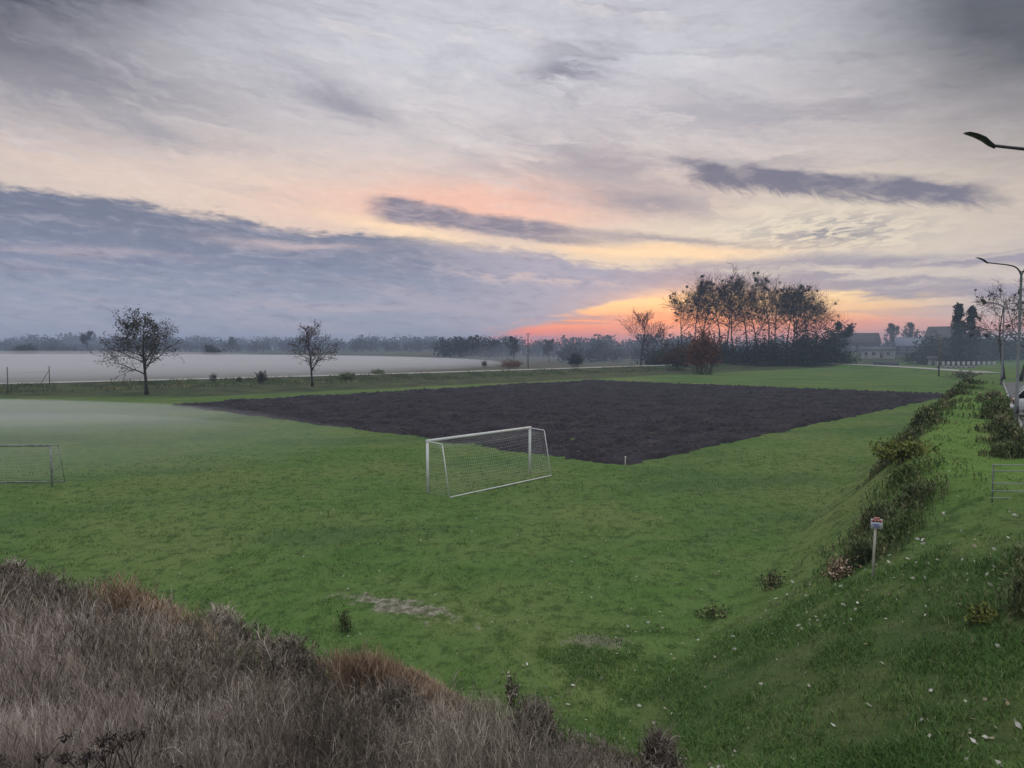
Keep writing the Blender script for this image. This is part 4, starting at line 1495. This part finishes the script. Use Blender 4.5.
# ------------------------------------------------------------------ bushes along the berm
def blades(bb, base_, h, w, lean, rng, tone, segs=2):
    """thin tapering bent blades: a quad narrowing to a tip"""
    n = len(base_)
    a = rng.uniform(0, 2 * math.pi, n)
    side_ = np.stack([np.cos(a), np.sin(a), np.zeros(n)], -1)
    la = rng.uniform(0, 2 * math.pi, n)
    ld = np.stack([np.cos(la), np.sin(la), np.zeros(n)], -1) * (h * lean)[:, None]
    mid = base_ + ld * 0.35 + np.stack([np.zeros(n), np.zeros(n), h * 0.55], -1)
    top_ = base_ + ld + np.stack([np.zeros(n), np.zeros(n), h * (1 - 0.25 * np.minimum(lean, 2.0))], -1)
    ws = side_ * (w / 2)[:, None]
    v = np.stack([base_ - ws, base_ + ws, mid + ws * 0.8, mid - ws * 0.8, top_], 1).reshape(-1, 3)
    o = np.arange(n)[:, None] * 5
    f4 = o + np.array([[0, 1, 2, 3]])
    f3 = o + np.array([[3, 2, 4]])
    bb.add(v, f3, f4, np.repeat(tone, 5))
    return mid, top_


def weedy(label, name, loc, seed, H, w, mat, group=None, stems=260, twigs=7, cat='bush'):
    """a soft clump of upright weed stems feathered with fine twigs, not leaves"""
    rng = np.random.default_rng(seed)
    root = thing(name, label, cat, loc, 0, group)
    d = math.hypot(loc[0], loc[1])
    wd = max(0.006, d * 0.0011)
    r_ = np.minimum(np.abs(rng.normal(size=stems)) * 0.50, 1.05)
    a = rng.uniform(0, 2 * math.pi, stems)
    lob = 1 + 0.25 * np.sin(a * 3 + seed) + 0.15 * np.sin(a * 5 + seed * 2)
    x, y = np.cos(a) * r_ * w * 0.5 * lob, np.sin(a) * r_ * w * 0.5 * lob
    z = terrain(loc[0] + x, loc[1] + y) - loc[2]
    h = H * np.clip(1.05 - 0.60 * r_, 0.15, 1) * rng.uniform(0.5, 1.1, stems) * (0.7 + 0.6 * fbm(x * 2.2 + seed, y * 2.2, 2, seed))
    tone = np.clip(0.45 + (fbm(x * 3 + 9, y * 3, 2, seed + 1) - 0.5) * 1.2 + rng.normal(size=stems) * 0.12, 0, 1)
    f_ = Buf()
    mid, top_ = blades(f_, np.stack([x, y, z - 0.05], -1), h, np.full(stems, wd), rng.uniform(0.05, 0.45, stems), rng, tone)
    for k in range(twigs):
        f = rng.uniform(-0.7, 1.0, stems)[:, None]
        b0 = mid + (top_ - mid) * f
        blades(f_, b0, h * rng.uniform(0.10, 0.30, stems), np.full(stems, wd * 1.1), rng.uniform(0.5, 1.6, stems), rng, np.clip(tone + rng.normal(size=stems) * 0.18, 0, 1))
    f_.build('foliage', M[mat], root)  # this part is weed stems and side twigs, no leaves
    return root


def berm(u, v):
    x, y = u * DU[0] + v * DV[0], u * DU[1] + v * DV[1]
    return (x, y, tz(x, y))


BL = 'weedy bushes along the left edge of the berm'
bl = [(866, 16.6, 1.0, 1.5, 'bush_dark', 'dark weedy bush directly left behind the small sign'),
      (893, 17.2, 1.1, 1.6, 'bush_green', 'grey green weedy bush just right behind the small sign'),
      (878, 18.6, 1.2, 1.8, 'bush_dark', 'taller dark bush further up behind the small sign'),
      (916, 18.8, 1.1, 1.7, 'bush_dark', 'dark bush up the bank right of the small sign'),
      (908, 21.0, 0.9, 1.7, 'bush_green', 'bush in front of the yellow weeds on the berm edge'),
      (888, 28.5, 1.0, 2.0, 'bush_dark', 'dark spiky bush jutting onto the pitch from the berm row'),
      (905, 30.5, 1.2, 2.2, 'bush_dark', 'dark bush right behind the yellow weeds'),
      (922, 33.0, 1.3, 2.4, 'bush_dark', 'broad dark bush midway along the berm row'),
      (928, 37.0, 1.1, 2.4, 'bush_green', 'greenish bush midway along the berm top edge'),
      (936, 41.0, 1.3, 2.8, 'bush_dark', 'dark bush by the near edge of the soil where the berm narrows'),
      (944, 46.0, 1.2, 2.8, 'bush_green', 'greenish bush toward the far end of the berm row'),
      (950, 52.0, 1.3, 3.2, 'bush_dark', 'dark bush near the right tip of the ploughed soil'),
      (958, 58.0, 1.2, 3.4, 'bush_green', 'greenish far bush beside the right tip of the ploughed soil'),
      (966, 66.0, 1.3, 3.6, 'bush_dark', 'farthest dark bush of the berm row')]
for k, (u, v, h, w, mt, lab) in enumerate(bl):
    weedy(lab, 'berm_bush', at(u, v), 200 + k, h * (0.62 if v < 27 else 0.60 if v < 44 else 0.45), w * (1.5 if v < 27 else 1.05), mt, BL, 380)
BR = 'dark bushes along the pavement edge'
br = [(13.2, -0.75, 1.15, 1.5, 'bush_dark', 'nearest dark bush at the right edge in front of the railing'),
      (14.6, -1.0, 1.1, 1.5, 'bush_dark', 'dark bush growing into the bar railing'),
      (27.0, -0.7, 1.0, 1.7, 'bush_dark', 'dark bush behind the bar railing at the right edge'),
      (31.0, -0.7, 1.1, 1.9, 'bush_dark', 'dark bush just below the forked lamp pole'),
      (35.0, -0.6, 1.1, 1.9, 'bush_dark', 'dark bush left of the forked lamp pole'),
      (41.0, -0.5, 1.2, 2.3, 'bush_dark', 'brownish dark bush in front of the parked car'),
      (47.0, -0.6, 1.2, 2.6, 'bush_green', 'bush beyond the parked car at the pavement edge'),
      (54.0, -0.5, 1.2, 2.8, 'bush_dark', 'far dark bush below the farther street lamp')]
for k, (u, v, h, w, mt, lab) in enumerate(br):
    weedy(lab, 'roadside_bush', berm(u, v + 0.0), 240 + k, h * 0.60, w * 1.0, mt, BR, 380)
shrub('yellow_weeds', 'yellow green clump of tall weeds on the berm edge', at(906, 23.5), 260, 0.65, 1.8, 'weed_yellow', 1500, 0.06, 60, cat='weeds', rmin=0.005)
shrub('yellow_weeds', 'small yellow leafy clump in front of the nearest dark bush', berm(13.0, -0.1), 261, 0.25, 0.5, 'weed_yellow', 260, 0.04, 20, cat='weeds', rmin=0.004)
shrub('dry_weed', 'lone dark upright weed on the pitch left of the bank', at(776, 18.6), 262, 0.5, 0.7, 'bush_dark', 320, 0.035, 22, cat='weeds', rmin=0.006)
shrub('dry_weed', 'low green weed patch beside the lone dark weed', at(716, 17.6), 263, 0.25, 0.9, 'bush_green', 300, 0.04, 22, cat='weeds', rmin=0.005)
shrub('dry_weed', 'spindly weed standing beside the worn patch of soil', at(342, 16.6), 264, 0.55, 0.4, 'weed_green', 160, 0.03, 20, cat='weeds', rmin=0.004)
shrub('dry_weed', 'thin upright dark weed above the brown weeds right of the rusty stems', at(512, 13.2), 265, 0.75, 0.3, 'weed_brown', 160, 0.03, 18, cat='weeds', rmin=0.005)
shrub('dry_weed', 'reddish brown weeds standing left of the small sign', at(845, 16.2), 266, 0.6, 0.7, 'weed_rust', 360, 0.035, 26, cat='weeds', rmin=0.005)

# ------------------------------------------------------------------ grass, weeds, leaves (uncountable)
def scatter(rng, n, dmin, dmax, azmin, azmax):
    d = np.exp(rng.uniform(math.log(dmin), math.log(dmax), n))
    a = np.radians(rng.uniform(azmin, azmax, n))
    return d * np.sin(a), d * np.cos(a), d


rng = np.random.default_rng(1)
gb = Buf()
x, y, d = scatter(rng, 230000, 4.5, 48, -40, 39)
x2, y2, d2 = scatter(rng, 230000, 5.0, 17, 2, 39)
x, y, d = np.concatenate([x, x2]), np.concatenate([y, y2]), np.concatenate([d, d2])
u, v = uv_of(x, y)
ok = (weed_zone(x, y) < 0.5) & ~in_field(x, y, 0.004) & (v > -1.2)
tuft = fbm(x / 0.8, y / 0.8, 3, 55)
ok &= rng.uniform(0, 1, len(x)) < np.clip((tuft - 0.28) * 2.4, 0.08, 1)
x, y, d, tuft = x[ok], y[ok], d[ok], tuft[ok]
wp = (np.hypot((x + 2.9) / 1.5, (y - 18.2) / 0.9) > 1.0) | (rng.uniform(0, 1, len(x)) < 0.25)
x, y, d, tuft = x[wp], y[wp], d[wp], tuft[wp]
z = terrain(x, y)
n = len(x)
rough = np.clip((22 - d) / 14, 0, 1) * np.clip((6.5 - uv_of(x, y)[1]) / 4, 0.0, 1)
h = (0.045 + 0.05 * tuft + 0.05 * rough) * rng.uniform(0.6, 1.5, n)
w = np.maximum(0.010, d * 0.0007) * rng.uniform(0.7, 1.3, n)
tone = np.clip(0.12 + 0.75 * fbm(x / 2.2, y / 2.2, 3, 90) + rng.normal(size=n) * 0.16, 0, 0.94)
dry = rng.uniform(0, 1, n) < 0.03
tone[dry] = 1.0
blades(gb, np.stack([x, y, z - 0.01], -1), h, w, rng.uniform(0.3, 1.3, n), rng, tone)
stuff(gb.build('grass', M['grass']), 'short green turf of the pitch and the grassy bank', 'grass')


rng = np.random.default_rng(21)
bb_ = Buf()
k_ = rng.integers(0, len(PATHS) - 1, 60000)
f_ = rng.uniform(0, 1, 60000)[:, None]
pp_ = PATHS[k_] * (1 - f_) + PATHS[k_ + 1] * f_
dd_ = PATHS[k_ + 1] - PATHS[k_]
nn_ = np.stack([dd_[:, 1], -dd_[:, 0]], -1)
nn_ /= np.linalg.norm(nn_, axis=1, keepdims=True)
of_ = rng.uniform(3.4, 17.0, 60000)
pp_ = pp_ + nn_ * of_[:, None]
ok = (pp_[:, 0] < 60) & (pp_[:, 0] > -110) & ~in_field(pp_[:, 0], pp_[:, 1], 0.06) & (fbm(pp_[:, 0] / 3.5, pp_[:, 1] / 3.5, 3, 15) > 0.46)
ok &= rng.uniform(0, 1, 60000) < np.clip((18 - of_) / 9, 0, 1)
pp_ = pp_[ok]
n = len(pp_)
tb = np.clip(0.4 + (fbm(pp_[:, 0] / 5, pp_[:, 1] / 5, 3, 16) - 0.5) * 1.6 + rng.normal(size=n) * 0.12, 0, 1)
blades(bb_, np.column_stack([pp_, terrain(pp_[:, 0], pp_[:, 1]) - 0.03]), rng.uniform(0.2, 0.75, n), np.full(n, 0.10), rng.uniform(0.2, 1.0, n), rng, tb)
stuff(bb_.build('bank_weeds', M['bush_dark']), 'rank dark weeds along the bank of the gravel path', 'weeds')


def weed_patch(name, label, mat, n, region, hr, lean, seed, plume=6, wk=0.0009, plean=1.3):
    """many dry stems, each with a loose feathery head"""
    rng = np.random.default_rng(seed)
    x, y = region(rng, n)
    ok = weed_zone(x, y) > 0.25
    x, y = x[ok], y[ok]
    z = terrain(x, y)
    d = np.hypot(x, y)
    n = len(x)
    cl = 0.45 * fbm(x / 0.6, y / 0.6, 2, seed) + 0.55 * fbm(x / 1.7, y / 1.7, 2, 61)
    h = hr[0] + (hr[1] - hr[0]) * np.clip((cl - 0.36) * 3.6, 0, 1) * rng.uniform(0.6, 1.15, n)
    w = np.maximum(0.005, d * wk) * rng.uniform(0.7, 1.4, n)
    tone = np.clip(0.48 + 1.5 * (fbm(x / 0.75, y / 0.75, 3, seed + 3) - 0.5) + rng.normal(size=n) * 0.15, 0, 1)
    s_ = s_of(x, y)
    h = h * (1 - 0.66 * smooth01((s_ - 6.6) / 3.0) * smooth01((x + 11.0) / 6.0))
    bb = Buf()
    mid, top_ = blades(bb, np.stack([x, y, z - 0.03], -1), h, w, rng.uniform(0.1, lean, n), rng, tone)
    for k in range(plume):
        f = rng.uniform(0.2, 1.0, n)[:, None]
        b0 = mid + (top_ - mid) * f
        hh = h * rng.uniform(0.10, 0.26, n)
        blades(bb, b0, hh, w * 0.75, rng.uniform(0.3, plean, n), rng, np.clip(tone + rng.normal(size=n) * 0.15, 0, 1))
    # leafy litter round the feet
    lb = rng.uniform(0, 1, n) < 0.5
    blades(bb, np.stack([x, y, z - 0.02], -1)[lb] + rng.normal(size=(lb.sum(), 3)) * np.array([0.08, 0.08, 0]), h[lb] * 0.45, w[lb] * 1.2, rng.uniform(0.8, 1.8, lb.sum()), rng, np.clip(tone[lb] - 0.2, 0, 1))
    return stuff(bb.build(name, M[mat]), label, 'weeds')


def polar_region(az0, az1, d0, d1, fn=None):
    def f(rng, n):
        x, y, d = scatter(rng, n, d0, d1, az0, az1)
        if fn is not None:
            k = fn(x, y)
            k = rng.uniform(0, 1, n) < k
            x, y = x[k], y[k]
        return x, y
    return f


def ell(cx, cy, rx, ry, rot=0.0):
    ca, sa = math.cos(rot), math.sin(rot)
    def f(rng, n):
        r_ = np.sqrt(rng.uniform(0, 1, n)) * (1 + 0.15 * rng.normal(size=n))
        a = rng.uniform(0, 2 * math.pi, n)
        p, q = np.cos(a) * r_ * rx, np.sin(a) * r_ * ry
        return cx + p * ca - q * sa, cy + p * sa + q * ca
    return f


pale = lambda x, y: np.clip((5.0 - s_of(x, y)) / 1.2 + (fbm(x / 1.5, y / 1.5, 2, 3) - 0.5) * 3, 0, 1) * np.clip((-1.5 - x) / 1.0, 0, 1)
dark = lambda x, y: 1 - 0.85 * pale(x, y)
weed_patch('dry_grass', 'pale straw coloured dry grass on the near left slope', 'straw', 26000, polar_region(-44, 5, 2.6, 11, pale), (0.20, 0.80), 0.30, 301, 8, 0.00075, 0.7)
weed_patch('dry_grass', 'straw coloured dry grass at the top of the left slope', 'straw', 16000, polar_region(-115, -43, 1.5, 12), (0.15, 0.7), 0.4, 311, 6, 0.0012, 0.8)
weed_patch('brown_weeds', 'dead grey brown weeds covering the slope', 'weed_brown', 22000, polar_region(-44, 22, 4.0, 22, dark), (0.08, 0.95), 0.55, 302, 8)
weed_patch('tan_weeds', 'tan and ochre weeds in patches on the slope', 'weed_olive', 9000, polar_region(-44, 20, 4.5, 20, lambda x, y: dark(x, y) * np.clip((fbm(x / 1.4, y / 1.4, 2, 88) - 0.5) * 6, 0, 1)), (0.1, 0.75), 0.5, 308, 7)
weed_patch('pale_stems', 'scattered pale broken stems among the brown weeds', 'straw', 2600, polar_region(-44, 20, 4.5, 21, dark), (0.3, 0.75), 0.9, 303, 2)
weed_patch('rusty_stems', 'rusty orange dry stems at the slope foot and among the weeds', 'weed_rust', 3600, ell(-1.7, 10.6, 0.85, 0.75, 0.0), (0.9, 1.6), 0.30, 304, 7, 0.0009, 0.8)
weed_patch('rusty_weeds', 'rust tinted weed clump at the left foot of the slope', 'weed_rust', 1500, ell(-6.4, 13.2, 1.0, 0.8), (0.7, 1.4), 0.4, 305, 6, 0.0009, 0.9)
weed_patch('green_weeds', 'low green weeds along the foot of the slope', 'weed_green', 10000, polar_region(-44, 18, 8, 24, lambda x, y: np.clip((s_of(x, y) - 8.8) / 1.2, 0, 1) * 0.9), (0.10, 0.40), 0.8, 306, 3)

# dark dead flower heads in front, each plant its own thing
M_ = 'dried flower plants in the foreground'
rng = np.random.default_rng(44)


def umbel_plant(label, px, d, h, seed, heads=4):
    rng = np.random.default_rng(seed)
    loc = at(px, d)
    root = thing('dried_flower', label, 'dried plant', loc, 0, M_)
    sb = Buf()
    sb.tube([[0, 0, -0.05], [rng.normal() * .03, rng.normal() * .03, h * .5], [rng.normal() * .05, rng.normal() * .05, h * 0.82]], [0.006, 0.005, 0.004], 5)
    for k in range(heads):
        ub_ = Buf()
        c = np.array([rng.normal() * 0.07, rng.normal() * 0.07, h * rng.uniform(0.86, 1.0)])
        sb.tube([[0, 0, h * rng.uniform(0.5, 0.75)], c * np.array([0.6, 0.6, 0.9]), c], [0.004, 0.003, 0.003], 4, False)
        q = rng.normal(size=(46, 3)) * np.array([0.026, 0.026, 0.008])
        leaf_cards(ub_, c + q, 0.008, rng)
        for r_ in range(8):
            e = c + q[r_]
            ub_.tube([c - np.array([0, 0, 0.04]), e], [0.0022, 0.0018], 3, False)
        ub_.build('flower_head', M['umbel'], root)
    sb.build('stalk', M['umbel'], root)


for k, (px, d, h, lab, hd) in enumerate([(72, 3.95, 0.62, 'broad dark dried flower cluster, leftmost at the bottom of the slope', 5),
                                         (95, 4.05, 0.66, 'dark dried flower cluster second from the left in the near straw', 5),
                                         (122, 4.1, 0.72, 'tallest dried flower plant rising over the near straw', 4),
                                         (152, 4.0, 0.52, 'single small dried flower head right of the tallest one', 1),
                                         (22, 3.9, 0.6, 'faint dried flower plant in the bottom left corner', 3)]):
    umbel_plant(lab, px, d, h, 400 + k, hd)

# dark woody bushes standing in the weeds
for k, (px, d, h, w, mt, lab) in enumerate([(4, 17.5, 1.0, 1.7, 'weed_brown', 'dark bush at the left edge above the dry slope'),
                                            (122, 15.0, 1.0, 1.5, 'weed_brown', 'dark brown bush in the weeds below the misty grass'),
                                            (182, 12.6, 0.9, 0.5, 'bush_dark', 'small black upright bush in the middle of the brown weeds'),
                                            (215, 14.5, 1.0, 1.9, 'weed_brown', 'purplish twiggy bush beside the rust tinted weeds'),
                                            (285, 11.8, 1.0, 1.7, 'weed_brown', 'grey twiggy bush left of the rusty stems'),
                                            (395, 8.8, 0.9, 1.5, 'weed_brown', 'round grey bush at the bottom under the rusty stems'),
                                            (470, 9.2, 0.75, 1.2, 'weed_olive', 'olive round bush at the bottom right of the rusty stems'),
                                            (535, 10.5, 0.8, 1.0, 'weed_brown', 'purple brown bush at the bottom below the thin dark weed'),
                                            (665, 9.8, 0.75, 0.7, 'weed_brown', 'last grey tuft of dry weeds on the grass at the bottom')]):
    weedy(lab, 'weed_bush', at(px, d), 500 + k, h * 0.72, w * 1.3, mt, 'twiggy bushes among the dead weeds', 460, 10)

# fallen leaves
rng = np.random.default_rng(66)
lb = Buf()
x, y, d = scatter(rng, 3300, 5, 32, -8, 39)
u, v = uv_of(x, y)
pr_ = np.clip((11 - v) / 9, 0.02, 1) ** 1.6 * np.clip((26 - d) / 12, 0.08, 1)
ok = (rng.uniform(0, 1, len(x)) < pr_ * (0.25 + 0.9 * (fbm(x / 2.0, y / 2.0, 2, 12) > 0.5))) & (weed_zone(x, y) < 0.3) & (v > -1.0)
x, y = x[ok], y[ok]
z = terrain(x, y)
leaf_cards(lb, np.stack([x, y, z + 0.05], -1), 0.040, rng, 0.55, flat=0.5)
x, y, d = scatter(rng, 260, 15, 34, -30, 20)
ok = weed_zone(x, y) < 0.3
ok &= ~in_field(x, y)
x, y = x[ok], y[ok]
leaf_cards(lb, np.stack([x, y, terrain(x, y) + 0.04], -1), 0.032, rng, 0.4, flat=0.75)
stuff(lb.build('fallen_leaves', M['fallen']), 'pale fallen leaves scattered over the grass', 'leaves')
